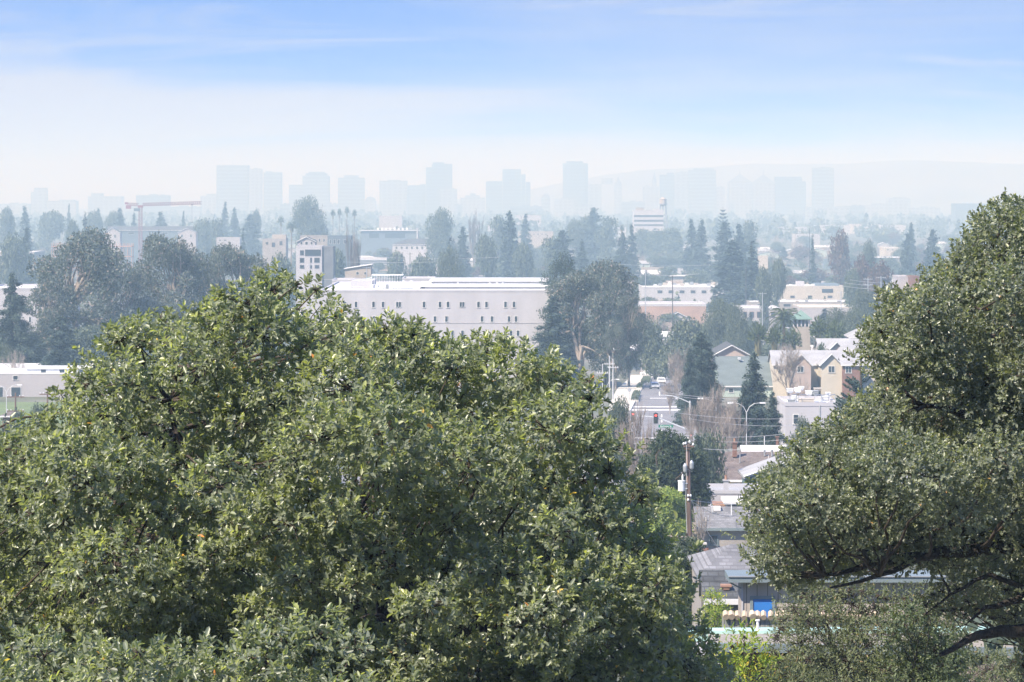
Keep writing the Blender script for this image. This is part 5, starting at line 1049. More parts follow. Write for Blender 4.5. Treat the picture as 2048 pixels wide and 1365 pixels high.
# ---------------------------------------------------------------- named trees of the plain, far to near
T = [
 ('rndA', 1285, 459, 2700, 44, 'hazy round tree hiding the foot of the banded office block'), ('rndC', 1322, 461, 2650, 60, 'broad hazy tree under the water tower legs'), ('rndB', 1350, 457, 2600, 50, 'hazy tree between water tower and matching conifers'), ('rndA', 800, 505, 1700, 40, 'round tree before the hip roofed barrack hall'), ('rndC', 840, 512, 1500, 70, 'wide tree mass beneath the barrack hall windows'), ('rndC', 560, 512, 1300, 60, 'tree mass at the foot of the brown four storey block'), ('rndA', 680, 500, 1450, 44, 'tree before the blue grey flats with bay windows'),
 ('star', 1446, 420, 2500, 36, 'tall tiered star shaped pine above the conifer group'),
 ('conA', 1383, 442, 2150, 34, 'first of a pair of matching conifers past the water tower'), ('conA', 1403, 444, 2100, 36, 'second of the matching pair of conifers, nearer the tiered pine'),
 ('conB', 1450, 450, 1900, 50, 'broad conifer directly under the tiered pine'), ('conA', 1478, 452, 2000, 46, 'conifer leaning out of the group beside the tiered pine'), ('rndB', 1500, 442, 2400, 36, 'pale round tree behind the conifer group'),
 ('conB', 1466, 486, 1500, 66, 'large dark conifer before the tiered pine group'), ('conC', 1503, 488, 1450, 46, 'dark upright conifer by the cream blockhouse'), ('rndA', 1530, 536, 1300, 36, 'dark rounded tree below the cream blockhouse'), ('rndA', 1552, 520, 1400, 34, 'grey round tree just beyond the cream blockhouse'),
 ('conB', 1020, 428, 1900, 40, 'tallest dark conifer in the middle of the plain'), ('conA', 1051, 432, 2500, 30, 'hazy cone shaped tree beside the tallest dark conifer'), ('rndA', 1043, 488, 1700, 40, 'dark round tree at the foot of the tallest conifer'), ('rndB', 995, 432, 2300, 38, 'rounded hazy tree next to the tallest dark conifer'),
 ('conB', 1126, 466, 1800, 60, 'wide dark conifer half way to the banded office block'), ('rndB', 1106, 474, 1850, 46, 'round tree leaning on the wide dark conifer'), ('conA', 1164, 485, 1700, 32, 'small sharp conifer above the big gum tree'), ('rndA', 1155, 441, 2500, 38, 'hazy round tree at the edge of the tall hazy clump'),
 ('conB', 1188, 420, 2500, 44, 'highest conifer of the tall hazy clump'), ('rndB', 1215, 434, 2450, 42, 'last broad tree of the tall hazy clump'), ('rndA', 1172, 434, 2550, 40, 'round crown between the hazy clump conifers'), ('conA', 1263, 453, 2000, 30, 'conifer standing under the banded office block'), ('conB', 1245, 470, 1900, 34, 'dark tree leaning against the conifer under the banded office block'),
 ('rndBig', 621, 397, 2300, 60, 'big domed gum tree standing clear against the downtown towers'), ('rndLean', 886, 419, 2200, 58, 'wide slanting gum tree with a long open branch'), ('rndBig', 903, 500, 1300, 52, 'dark wide evergreen above the roof fan units'), ('conC', 899, 483, 1303, 24, 'dark pointed top rising behind the dark wide evergreen'),
 ('conB', 926, 459, 1900, 30, 'dark shaggy conifer between gum tree and tallest conifer'), ('rndA', 976, 472, 1700, 46, 'dark rounded tree below the tallest conifer'), ('bareP', 947, 424, 2500, 30, 'tall feathery bare poplar behind the shaggy conifer'), ('bareP', 708, 452, 1500, 26, 'tall grey bare poplar by the long office'), ('bareP', 716, 462, 1520, 20, 'shorter grey bare poplar touching the long office'),
 ('fanTall', 666, 419, 3000, 9, 'first of four tall thin palms in a row'), ('fanTall', 679, 417, 3000, 8, 'second of four tall thin palms in a row'), ('fanTall', 694, 413, 3000, 9, 'tallest of the four thin palms in a row'), ('fanTall', 709, 419, 3000, 9, 'last of four tall thin palms, nearest the long office'),
 ('fanTall', 583, 443, 2300, 20, 'bushy headed palm beside the domed gum tree'), ('fanTall', 562, 432, 2600, 12, 'faint small palm behind the bushy headed palm'), ('fanTall', 1244, 450, 2500, 9, 'small palm standing before the banded office block'),
 ('conA', 450, 408, 3000, 24, 'tall conifer at the tip of the crane jib'), ('conA', 469, 420, 2850, 28, 'lower conifer next to the one at the tip of the jib'), ('rndA', 510, 421, 2700, 22, 'tuft topped tree before the joined trio of towers'), ('conB', 500, 432, 2600, 40, 'broad hazy conifer before the joined trio of towers'),
 ('conA', 322, 428, 2700, 40, 'rounded conifer just beneath the crane jib'), ('conA', 240, 420, 2800, 36, 'hazy conifer just short of the crane counterweight'), ('rndA', 225, 424, 2850, 34, 'hazy round tree short of the crane counterweight'), ('conA', 268, 430, 2600, 20, 'slim conifer hidden behind the crane cab'), ('conA', 197, 420, 2900, 22, 'slim hazy conifer in front of the ribbed low block'), ('rndA', 182, 424, 2850, 40, 'broad hazy tree in front of the ribbed low block'),
 ('conA', 50, 417, 2600, 32, 'large hazy conifer before the narrow pale tower'), ('rndA', 95, 424, 2900, 62, 'wide hazy tree beside the narrow pale tower'), ('conA', 138, 412, 3300, 13, 'slim spire like conifer in the gap of the skyline'), ('rndA', 8, 417, 2600, 34, 'hazy tree at the very edge beyond the gum trees'), ('conC', 170, 431, 2000, 24, 'narrow dark conifer above the first gum tree'), ('rndA', 146, 441, 2200, 26, 'dark rounded tree above the first gum tree'), ('conB', 53, 461, 1700, 32, 'dark shaggy conifer close to the first gum tree'), ('rndC', 18, 472, 1650, 66, 'low grey tree mass at the edge above the grey warehouse'),
 ('conA', 367, 425, 3000, 14, 'pencil thin conifer under the jib end'), ('rndC', 405, 440, 2500, 56, 'low hazy round trees after the orange frame'), ('rndB', 436, 438, 2450, 30, 'hazy round tree before the tall slab tower'), ('conC', 486, 462, 1800, 16, 'thin dark cypress past the orange frame'),
 ('conB', 1822, 449, 2300, 20, 'dark conifer rising above the thin mast trees'), ('conB', 1815, 471, 1900, 30, 'dark ragged conifer near the live oak'), ('conB', 1866, 464, 1950, 38, 'broad conifer against the live oak edge'), ('conA', 1855, 497, 1700, 26, 'dark cone below the broad conifer by the live oak'),
 ('rndD', 1682, 462, 1750, 44, 'tall purple grey tree in the midst of the flat roofs'), ('conC', 1625, 474, 1750, 16, 'narrow dark tree under the thin mast'), ('rndLean', 1737, 483, 1650, 30, 'dark leaning gum with a flat side'), ('rndD', 1725, 512, 1450, 36, 'russet tree by the thin white roof'), ('rndD', 1765, 523, 1400, 50, 'wide russet tree beyond the thin white roof'), ('rndA', 1700, 540, 1350, 38, 'dull green tree at the foot of the russet trees'),
 ('rndBig', 1435, 602, 960, 64, 'dark full tree covering the end of the salmon store'), ('rndBig', 1472, 610, 950, 50, 'dark round tree joined to the one at the salmon store'), ('rndBig', 1722, 580, 1050, 54, 'dark round tree rising over the dark hedge trees'), ('rndBig', 1668, 620, 900, 60, 'dark spreading tree behind the fan palms'), ('rndBig', 1710, 622, 890, 70, 'darkest spreading tree next to the live oak'), ('rndC', 1370, 640, 900, 90, 'broad dark tree mass under the salmon store'), ('rndC', 1310, 646, 905, 60, 'dark tree between the big gum and the dark tree mass'),
 ('date', 1568, 616, 860, 58, 'arching date palm beside the green pavilion roof'), ('fan', 1516, 644, 800, 36, 'shaggy fan palm nearest the full dark trees'), ('fan', 1549, 651, 790, 32, 'shaggy fan palm under the date palm'), ('fan', 1585, 658, 790, 34, 'shaggy fan palm in front of the pavilion'), ('fan', 1637, 632, 810, 32, 'tall shaggy fan palm beyond the pavilion'), ('fan', 1671, 639, 805, 34, 'last shaggy fan palm, next to the spreading trees'), ('fan', 1643, 685, 760, 18, 'small young fan palm behind the yellow gable'),
 ('bareC', 1577, 690, 670, 76, 'large pinkish bare tree before the townhouses'), ('bareB', 1600, 752, 600, 44, 'smaller bare tree below the large pinkish one'), ('bareC', 1350, 708, 760, 46, 'russet bare tree at the far end of the avenue'), ('bareA', 1372, 690, 830, 56, 'hazy bare tree before the grey roofed house'), ('bareC', 1340, 762, 640, 42, 'bare street tree leaning over the silver car'), ('bareC', 1356, 735, 690, 34, 'bare street tree nearer the tall conifer'),
 ('conBig', 1403, 672, 610, 92, 'great shaggy conifer beside the pink gabled house'), ('conBig2', 1380, 700, 600, 50, 'lower arm of conifer beside the great shaggy one'), ('conBig2', 1508, 712, 500, 92, 'great dark conifer behind the twin arm lamp'), ('conBig2', 1545, 790, 470, 70, 'dark full conifer against the white shop'), ('conBig2', 1488, 770, 490, 60, 'dark lower conifer between bare trees and the great one'),
 ('bareC', 1432, 770, 460, 66, 'tall tan bare tree by the single arm lamp'), ('bareC', 1408, 795, 455, 60, 'tan bare tree nearest the traffic signal'), ('bareC', 1470, 800, 450, 66, 'tan bare tree under the twin arm lamp'), ('bareC', 1448, 830, 440, 46, 'smallest tan bare tree in the yard by the lamps'), ('bareC', 1378, 810, 500, 30, 'thin bare tree standing at the signal pole'),
 ('rndBig', 1605, 840, 400, 52, 'round grey green tree in front of the white shop'), ('shrub', 1590, 870, 390, 40, 'low round bush under the grey green tree'),
 ('rndBig', 60, 668, 775, 90, 'dark tree filling the gap under the edge cypress'), ('rndBig', 185, 655, 780, 110, 'dark low tree among the pale gum trunks'), ('rndBig', 5, 690, 765, 70, 'dark low tree above the flat warehouse roof'), ('rndBig', 290, 640, 790, 110, 'dark low tree between gum trunks and the oak'),
 ('shrub', 75, 812, 470, 46, 'round light bush below the warehouse lawn'), ('rndC', 40, 822, 460, 40, 'low green bush by the twin arm lamp and warehouse'), ('bareB', 30, 700, 740, 50, 'bare russet tree in front of the edge cypress'), 
 ('shrub', 10, 846, 300, 90, 'dull olive shrub mass at the edge by the oak'), ('shrub', 60, 852, 290, 70, 'dull olive shrub mass touching the oak'),
 ('rndBig', 1243, 800, 420, 60, 'dark leafy tree top in front of the pavement'), ('conBig', 1395, 878, 345, 60, 'dark drooping conifer behind the timber pole'), ('shrub', 1420, 868, 365, 72, 'bright leafy rounded tree above the drooping conifer'),
]
for k_, x, y, d, w, lab in T: plant(k_, x, y, d, w, lab)
for key, H_, W_, sd in (('eucA', 20, 15, 5), ('eucB', 20, 15, 8), ('eucC', 20, 13, 21)): mk_euc(key, H_, W_, sd, 20, .30, 46, .2)
mk_euc('cypF', 20, 16, 33, 24, .24, 30, .25, 0, True, CON); mk_euc('cypG', 20, 18, 35, 22, .26, 30, .08, 0, True, CON)
for k_, x, y, d, w, lab in [('eucA', 165, 463, 800, 216, 'tallest dark gum tree with peeling pale trunks above the warehouse'), ('eucB', 335, 472, 830, 165, 'wispy gum tree with open pale limbs beside the tallest gum'), ('eucC', 250, 540, 815, 120, 'lower gum filling the space between the two tall gums'),
     ('eucB', 470, 492, 850, 150, 'gum tree fading behind the top of the oak'), ('eucC', 425, 500, 845, 100, 'thin gum between the wispy gum and the one behind the oak'), ('eucC', 108, 560, 790, 110, 'low gum skirt under the tallest gum'), ('conBig', 25, 556, 770, 100, 'dark flat branched cypress at the edge by the gums'), ('conBig', 120, 640, 745, 110, 'low flat branched cypress above the clerestory'),
     ('eucC', 330, 600, 820, 110, 'low leafy gum half hidden by the oak crown'), ('cypF', 1122, 507, 805, 120, 'flat topped cypress against the white building'), ('eucA', 1215, 524, 790, 150, 'broad gum with white branching trunk above the avenue'), ('eucB', 1160, 545, 770, 150, 'gum crown knitted into the flat topped cypress'), ('eucC', 1258, 590, 780, 66, 'outermost gum leaning over the avenue'), ('conBig', 1105, 600, 760, 105, 'low dark cypress before the white building corner'), ('eucC', 1232, 650, 750, 56, 'low gum hiding the lamp over the pavement')]:
    plant(k_, x, y, d, w, lab, rz=0.4 * len(lab))
# long sprays of the deodar that reach out beside the live oak
D = 400; dd = empty('deodar', (X(1722, D), D, gz(D)), 0, 'blue green deodar with long slanting boughs beside the live oak', 'conifer'); C = []; Dv = []; N_ = []; tm = MB(); H = Z(690, D) - gz(D)
rr = random.Random(4); tm.tube([(0, 0, -.5), (0, 0, H)], [.4, .06], 8)
for i in range(60):
    t = rr.uniform(.04, .96); a = rr.choice([math.pi + rr.uniform(-.5, .5)] * 2 + [rr.uniform(0, 6.28)]); L = (1 - t) ** .8 * 5.4 + .5; z0 = t * H * .86
    d = np.array((math.cos(a), math.sin(a), .62)); e = np.array((0, 0, z0)) + d * L; tm.tube([(0, 0, z0), e], [.07, .02], 4, False)
    n = int(80 * L); f = R.random(n); C.append(np.array((0, 0, z0)) + d * (f * L)[:, None] + R.normal(size=(n, 3)) * np.array((.11, .11, .16)) * (1.25 - f[:, None])); Dv.append(np.tile(d, (n, 1)) + R.normal(size=(n, 3)) * .45); N_.append(R.normal(size=(n, 3)))
n = sum(len(c) for c in C); V, Q = clump_quads(np.concatenate(C), np.concatenate(Dv), np.concatenate(N_), np.full(n, .26), np.full(n, .09)); link('crown', npmesh('crown', V, Q, R.random(n)), leafmat('deodar_needles', [(0, (.02, .05, .045)), (1, (.06, .10, .08))], .15, .6, .2), dd); tm.build('trunk', BARK, dd)

# ---------------------------------------------------------------- the rest of the plain
OAKA = [(-260, 930), (-80, 900), (0, 880), (60, 850), (100, 800), (160, 750), (190, 690), (240, 655), (300, 627), (345, 622), (385, 652), (400, 625), (440, 582), (500, 566), (560, 550), (620, 564), (670, 590), (690, 634), (715, 650), (770, 634), (830, 656), (890, 684), (960, 668), (1010, 694), (1080, 708), (1110, 736), (1150, 722), (1185, 752), (1200, 785), (1192, 830), (1230, 870), (1250, 920), (1290, 950), (1308, 1000), (1292, 1040), (1330, 1110), (1388, 1210), (1430, 1290), (1450, 1365), (1480, 1560), (-260, 1560)]
OAKC = [(2250, 330), (2130, 370), (2048, 405), (2000, 410), (1985, 430), (1952, 445), (1945, 465), (1930, 475), (1925, 500), (1900, 520), (1890, 545), (1865, 540), (1850, 560), (1830, 585), (1800, 590), (1770, 580), (1755, 600), (1750, 640), (1735, 700), (1745, 740), (1765, 770), (1740, 800), (1690, 830), (1640, 855), (1600, 880), (1565, 920), (1545, 945), (1520, 975), (1500, 1000), (1492, 1040), (1512, 1085), (1500, 1100), (1520, 1150), (1560, 1185), (1600, 1170), (1680, 1160), (1780, 1140), (1850, 1140), (1900, 1160), (2000, 1150), (2300, 1150), (2500, 700)]
MARKS = [(30, 'the narrow pale tower'), (140, 'the slim spire conifer'), (210, 'the ribbed low block'), (281, 'the crane mast'), (371, 'the orange building frame'), (464, 'the tall slab tower'), (560, 'the brown four storey block'), (621, 'the domed gum tree'), (700, 'the row of thin palms'), (780, 'the long glazed office'), (886, 'the slanting gum tree'), (947, 'the feathery poplar'), (1020, 'the tallest conifer'), (1126, 'the dark square tower'), (1200, 'the hazy conifer clump'), (1297, 'the banded office block'), (1393, 'the matching conifers'), (1446, 'the tiered pine'), (1525, 'the cream blockhouse'), (1625, 'the thin mast'), (1682, 'the tall purple tree'), (1765, 'the russet trees'), (1830, 'the brick stair block'), (1950, 'the dark windowless hall'), (2300, 'the live oak')]
def where(px):
    for (a, na), (b, nb) in zip(MARKS, MARKS[1:]):
        if px < b: return (na, nb)
    return (MARKS[-2][1], MARKS[-1][1])
KEEP = [(585, 670, 488, 545, 1330), (520, 575, 468, 515, 1480), (720, 840, 456, 478, 1850), (785, 886, 470, 505, 1550), (1264, 1335, 395, 452, 2600), (205, 445, 452, 486, 1780), (1285, 1470, 568, 592, 1700), (1380, 1465, 553, 575, 1450), (1510, 1690, 562, 602, 1700), (1516, 1538, 512, 545, 1350), (1738, 1804, 512, 524, 1450), (1500, 1705, 604, 615, 1150), (1268, 1412, 610, 632, 1090), (1478, 1752, 616, 632, 1080), (1630, 1815, 448, 458, 2700), (-40, 68, 504, 530, 1500), (685, 745, 536, 556, 1150), (1010, 1030, 428, 500, 1900), (1435, 1460, 418, 460, 2500), (610, 640, 396, 470, 2300), (660, 712, 412, 445, 3000), (893, 915, 483, 545, 1300), (650, 1100, 556, 580, 900)]
frnd = random.Random(99)
def hidden(px, yt):
    return bool(inside(OAKA, px, yt - 4)) or bool(inside(OAKC, px, yt - 4)) or (635 < px < 1075 and yt > 566) or (60 < px < 540 and yt > 520) or (1075 < px < 1280 and yt > 545)
def clash(px, w, yt, d):
    return any(px + w / 2 > a and px - w / 2 < b and d < dd_ and yt < y1 for a, b, y0, y1, dd_ in KEEP)
COUNT = {}
def fill_label(kind, adj, px):
    a, b = where(px); return f'{adj} {kind} between {a} and {b}'
def grp(lab, words): 
    COUNT[lab] = COUNT.get(lab, 0) + 1
nfill = {'con': 0, 'rnd': 0, 'bare': 0}
tries = 0
while sum(nfill.values()) < 420 and tries < 6000:
    tries += 1; px = frnd.uniform(-30, 1960); d = 1000 * (3.6 ** frnd.random()); kind = frnd.choices(['con', 'rnd', 'bare'], [.06, .62, .32])[0]
    hgt = frnd.uniform(7.5, 13) if kind != 'con' else frnd.uniform(11, 19); hgt *= .75 if d < 1400 else 1; wm = hgt * frnd.uniform(.8, 1.35) if kind != 'con' else hgt * frnd.uniform(.35, .55)
    yt = py_of(gz(d) + hgt, d); w = wm / d * F
    if hidden(px, yt) or clash(px, w, yt, d): continue
    key = frnd.choice({'con': ['conA', 'conB', 'conC'], 'rnd': ['rndA', 'rndB', 'rndC', 'rndA', 'rndD'], 'bare': ['bareA', 'bareB']}[kind])
    far = 'faint' if d > 2400 else 'hazy' if d > 1600 else 'low'
    kk = {'con': 'conifer', 'rnd': 'leafy tree', 'bare': 'bare tree'}[kind]
    if key == 'rndD': kk = 'russet tree'
    lab = fill_label(kk, far, px); plant(key, px, yt, d, w, lab, lab.replace(' tree ', ' trees ').replace('conifer ', 'conifers ')); nfill[kind] += 1
# low houses under the trees
HW = [W_WHITE, W_CREAM, W_LILAC, W_TAN, W_PINK, W_BLUE, W_GREENM]; HR = [RF_GREY, RF_WHITE, RF_DARK, RF_BRN, RF_WHITE, RF_GREY]
nh = 0; tries = 0
while nh < 150 and tries < 4000:
    tries += 1; px = frnd.uniform(-20, 1900); d = 1020 * (3.3 ** frnd.random()); hgt = frnd.uniform(3.6, 6); wm = frnd.uniform(8, 22); yt = py_of(gz(d) + hgt, d); w = wm / d * F
    if hidden(px, yt - 3) or clash(px, w, yt - 5, d): continue
    kind = frnd.choice(['flat', 'side', 'front', 'hip', 'flat']); wl = frnd.choice(HW); rf = frnd.choice(HR); far = 'faint' if d > 2400 else 'hazy' if d > 1600 else 'low'
    cn = {'flat': 'flat roofed house', 'side': 'pitched roof house', 'front': 'gabled house', 'hip': 'hip roofed house'}[kind]; lab = fill_label(cn, far, px)
    n = int(wm / 4) if d < 2400 else 0; ws = [(px - w / 2 + w * (i + .5) / n, yt + w / wm * 1.6, w / wm * 1.1, w / wm * 1.2) for i in range(n)]
    bld('house', lab, 'house', px - w / 2, px + w / 2, yt, d, frnd.uniform(8, 14), wl, rf, kind, frnd.uniform(1.2, 2.2), .4, ws, par=.3, group=lab.replace(' house ', ' houses ')); nh += 1
# the tree mass beyond, where single crowns run together
def woodland(name, d0, d1, n, seed, hmin, hmax):
    rr = np.random.default_rng(seed); C = []; D = []; N = []; S = []
    for i in range(n):
        d = d0 * (d1 / d0) ** rr.random(); px = rr.uniform(-80, 2150); h = rr.uniform(hmin, hmax) * (1 + .5 * (rr.random() > .85)); w = h * rr.uniform(.5, 1.3); cone = rr.random() < .35
        if d < 4200 and any(a < px < b for a, b in ((1262, 1338), (655, 715), (372, 392))) : h *= .6
        k = 46; u = unit(rr.normal(size=(k, 3))); 
        if cone: t = rr.random(k) ** 1.3; rad = (1 - t) * w * .28; a = rr.random(k) * 6.28; p = np.stack([np.cos(a) * rad, np.sin(a) * rad, t * h], 1); sz = np.full(k, w * .22)
        else: p = u * np.array((w * .5, w * .5, h * .36)) * rr.uniform(.5, 1.05, (k, 1)) + np.array((0, 0, h * .6)); p[:, 2] = np.maximum(p[:, 2], h * .05); sz = np.full(k, w * .26)
        C.append(p + np.array((X(px, d), d, gz(d)))); D.append(rr.normal(size=(k, 3))); N.append(u + rr.normal(size=(k, 3)) * .5); S.append(sz)
    C = np.concatenate(C); S = np.concatenate(S); V, Q = clump_quads(C, np.concatenate(D), np.concatenate(N), S, S * .7)
    tag(link(name, npmesh(name, V, Q, rr.random(len(C))), BRD), 'hazy woodland of tree tops running together before the downtown', kind='stuff')
woodland('distant_woodland', 3600, 7400, 1500, 5, 9, 17)
woodland('undergrowth', 1050, 3600, 900, 6, 2.5, 6)
def slope_thicket():
    # shrubs and small trees that run together on the hillside below the near oaks
    rr = np.random.default_rng(17); C = []; D = []; N = []; S = []; n = 0; tr = 0
    while n < 420 and tr < 9000:
        tr += 1; d = 75 * (10.5 ** rr.random()); px = rr.uniform(-1500, 3400); h = rr.uniform(2.5, 7.5); w = h * rr.uniform(.8, 1.5); yt = py_of(gz(d) + h * 1.05, d); wp = w / d * F * .6
        if any(-30 < q < 2078 and not (inside(OAKA, q, yt - 12) or inside(OAKC, q, yt - 12)) for q in (px - wp, px, px + wp)) or (1190 < px + wp and px - wp < 1800): continue
        n += 1; k = 420 if d > 250 else 900; u = unit(rr.normal(size=(k, 3))); lump = 1 + .22 * np.sin(u[:, :1] * 4 + n) * np.cos(u[:, 2:] * 5 + n)
        p = u * np.array((w * .5, w * .5, h * .46)) * lump * rr.uniform(.6, 1.05, (k, 1)) + np.array((0, 0, h * .52)); C.append(p + np.array((X(px, d), d, gz(d)))); D.append(rr.normal(size=(k, 3))); N.append(u + rr.normal(size=(k, 3)) * .5); S.append(np.full(k, w * (.10 if d > 250 else .07)))
    C = np.concatenate(C); S = np.concatenate(S); V, Q = clump_quads(C, np.concatenate(D), np.concatenate(N), S, S * .6)
    tag(link('thicket', npmesh('thicket', V, Q, rr.random(len(C))), BRD), 'thicket of shrubs and small trees covering the slope below the oaks', kind='stuff')
slope_thicket()
# ---------------------------------------------------------------- middle distance thickets near the pole
def leafy(name, label, cat, poly, D, deep, n, r0, r1, seed, m, bm_, dens, nl, ll, lw, base_px, forks, rt, **kw):
    limbs = kw.pop('limbs', ()); recess = kw.pop('recess', ()); skip = kw.pop('skip', ()); gap = kw.pop('gap', .62); back = kw.pop('back', .35); holes = kw.pop('holes', ()); tw = kw.pop('twigs', 9); bulge = kw.pop('bulge', ())
    lobes = grow_lobes(poly, D, deep, n, r0, r1, seed, skip, recess, gap, back, holes, bulge)
    base = (X(base_px, D), D, gz(D))
    return near_tree(name, label, cat, base, lobes, m, bm_, dens, nl, ll, lw, [P(*f) for f in forks], rt, seed, [([P(*q) for q in pts], a, b) for pts, a, b in limbs], twigs=tw, **kw)
leafy('willow_like_tree', 'yellow green feathery tree beside the timber pole', 'tree', [(1285, 1080), (1280, 1010), (1300, 985), (1325, 988), (1342, 983), (1362, 1005), (1374, 1030), (1372, 1060), (1350, 1085), (1300, 1090)], 305, 2.0, 26, 14, 26, 3, LIME, BARK, 30, 5, .30, .10, 1330, [(1325, 1060, 305)], .14, shoot=.3, twigs=6)
leafy('oak_tree', 'dark hazy oak with crooked limbs behind the timber pole', 'tree', [(1282, 1000), (1285, 930), (1298, 905), (1318, 882), (1340, 858), (1352, 880), (1368, 890), (1392, 905), (1405, 960), (1412, 1005), (1400, 1030), (1370, 1010), (1330, 985), (1300, 1000)], 318, 3.5, 40, 16, 30, 4, leafmat('dusty_oak', [(0, (.03, .05, .03)), (.7, (.06, .085, .045)), (1, (.12, .13, .07))], .25, .6, .3), BARK, 16, 5, .36, .14, 1330, [(1325, 960, 318), (1360, 950, 318)], .25, shoot=.35, twigs=6, limbs=[([(1330, 1010, 317), (1345, 965, 315), (1366, 945, 314)], .16, .07), ([(1322, 1000, 317), (1318, 950, 315), (1312, 910, 315)], .16, .07)])
plant('bareC', 1272, 806, 330, 74, 'tangled bare tree with catkin tips beside the oak edge'); plant('bareC', 1300, 842, 325, 50, 'lower tangled bare tree behind the dark hazy oak'); plant('bareB', 1402, 1000, 300, 40, 'small leafless shrub at the foot of the drooping conifer', base=gz(300) + 2)
leafy('evergreen_bush', 'dark dense evergreen bush below the rail fence', 'bush', [(1270, 1290), (1275, 1100), (1300, 1085), (1330, 1090), (1360, 1078), (1390, 1082), (1405, 1110), (1408, 1140), (1420, 1185), (1432, 1230), (1420, 1290), (1400, 1400), (1280, 1400)], 175, 1.8, 60, 20, 34, 5, BRD, BARK, 60, 6, .13, .06, 1350, [(1350, 1200, 175), (1330, 1180, 175)], .14, shoot=.16, twigs=6)
leafy('golden_shrub', 'ragged golden green shrub at the edge of the dark bush', 'shrub', [(1404, 1270), (1410, 1200), (1425, 1180), (1440, 1195), (1452, 1225), (1455, 1262), (1430, 1290)], 140, .7, 16, 12, 24, 6, YELG, BARK, 60, 5, .12, .035, 1430, [(1430, 1260, 140)], .05, shoot=.16, fill=.3)
leafy('olive_bush', 'small grey olive bush against the teal shed house', 'bush', [(1525, 965), (1528, 942), (1545, 935), (1560, 950), (1562, 985), (1530, 985)], 226, .8, 8, 10, 20, 12, SHRUB, BARK, 50, 5, .16, .06, 1545, [(1545, 975, 226)], .06, shoot=.2)

# ---------------------------------------------------------------- the near trees
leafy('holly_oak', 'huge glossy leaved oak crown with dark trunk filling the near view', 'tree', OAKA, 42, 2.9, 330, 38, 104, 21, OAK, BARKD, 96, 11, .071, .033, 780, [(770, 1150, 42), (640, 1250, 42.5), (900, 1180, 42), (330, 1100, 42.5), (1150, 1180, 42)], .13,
      skip=(0, len(OAKA) - 1, len(OAKA) - 2), recess=[(345, 800, 62, 48), (775, 1230, 45, 70), (60, 1110, 85, 55), (430, 905, 55, 35), (960, 1265, 120, 50), (640, 1090, 55, 50), (570, 860, 80, 26), (1000, 1010, 60, 40)], gap=.52, back=.42, twigs=15, shoot=.10, bulge=[(690, 850, 150, 50), (200, 965, 170, 55), (470, 990, 120, 45), (860, 960, 130, 45), (1075, 1060, 130, 50), (260, 1120, 130, 50), (700, 1030, 60, 40), (1100, 1250, 140, 50), (1180, 880, 70, 50), (560, 1170, 90, 50), (540, 640, 120, 45), (860, 1190, 70, 60), (1290, 1230, 70, 60), (330, 730, 60, 35)],
      limbs=[([(760, 1600, 42), (768, 1365, 41.6), (772, 1240, 41.3), (752, 1130, 41.4), (700, 1060, 41.6)], .12, .05), ([(772, 1280, 41.4), (810, 1180, 41.5), (860, 1120, 41.8)], .07, .03), ([(800, 1600, 42), (850, 1365, 41.8), (900, 1290, 41.6), (960, 1240, 41.4)], .09, .04), ([(345, 1000, 42), (352, 860, 41.2), (340, 800, 41.2), (310, 760, 41.4)], .05, .02), ([(352, 850, 41.2), (385, 790, 41.4), (400, 750, 41.6)], .03, .012)])
leafy('holly_oak', 'lower nearer mass of larger glossy leaves at the foot of the huge oak', 'tree', [(-200, 1330), (-60, 1290), (60, 1270), (140, 1300), (260, 1290), (400, 1300), (520, 1262), (600, 1232), (690, 1240), (770, 1280), (815, 1330), (820, 1600), (-200, 1600)], 35, 1.2, 46, 50, 84, 22, OAK, BARKD, 95, 9, .078, .034, 400, [(400, 1500, 35), (620, 1420, 35)], .07, skip=(0, 11, 12), twigs=10)
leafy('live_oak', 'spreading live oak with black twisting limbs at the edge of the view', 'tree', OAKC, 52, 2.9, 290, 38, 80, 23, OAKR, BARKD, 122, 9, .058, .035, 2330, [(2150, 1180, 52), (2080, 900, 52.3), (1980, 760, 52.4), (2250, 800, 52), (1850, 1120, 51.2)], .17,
      skip=(0, 40, 41), recess=[(1965, 660, 50, 62), (1890, 835, 95, 42), (2010, 1010, 60, 60), (1960, 470, 20, 20)], holes=[(1960, 655, 26, 40), (1870, 840, 46, 15)], gap=.47, back=.36, twigs=8, bulge=[(1700, 900, 130, 45), (1830, 960, 120, 45), (1600, 1010, 80, 60), (1990, 900, 70, 35), (1850, 640, 70, 60), (1990, 560, 60, 60), (1960, 1000, 90, 40)],
      limbs=[([(2230, 1300, 52), (2150, 1160, 51.5), (2060, 1085, 50.6), (1960, 1100, 50.2), (1850, 1112, 50), (1740, 1128, 50), (1650, 1150, 50.2)], .16, .025), ([(2060, 1085, 50.6), (1900, 1060, 50.2), (1780, 1092, 50.2), (1690, 1100, 50.4)], .08, .02), ([(1850, 1112, 50), (1760, 1150, 49.8), (1660, 1176, 50)], .05, .015),
             ([(2150, 1160, 51.5), (2090, 1000, 51.4), (2020, 870, 51.2), (1930, 830, 51), (1850, 812, 51)], .15, .03), ([(2020, 870, 51.2), (1990, 760, 51.2), (1960, 680, 51.2), (1930, 610, 51.2)], .09, .025), ([(2010, 850, 51.2), (1945, 790, 51), (1880, 760, 51)], .05, .015),
             ([(2230, 1300, 52), (2100, 1250, 50.8), (2000, 1262, 50.4), (1935, 1280, 50.2), (1880, 1310, 50)], .13, .03), ([(2120, 1170, 51), (2040, 1200, 50.4), (1970, 1215, 50.2), (1930, 1250, 50.1)], .075, .008), ([(2060, 1180, 50.6), (1980, 1150, 50.3), (1900, 1190, 50.2), (1850, 1230, 50.2)], .045, .006)])
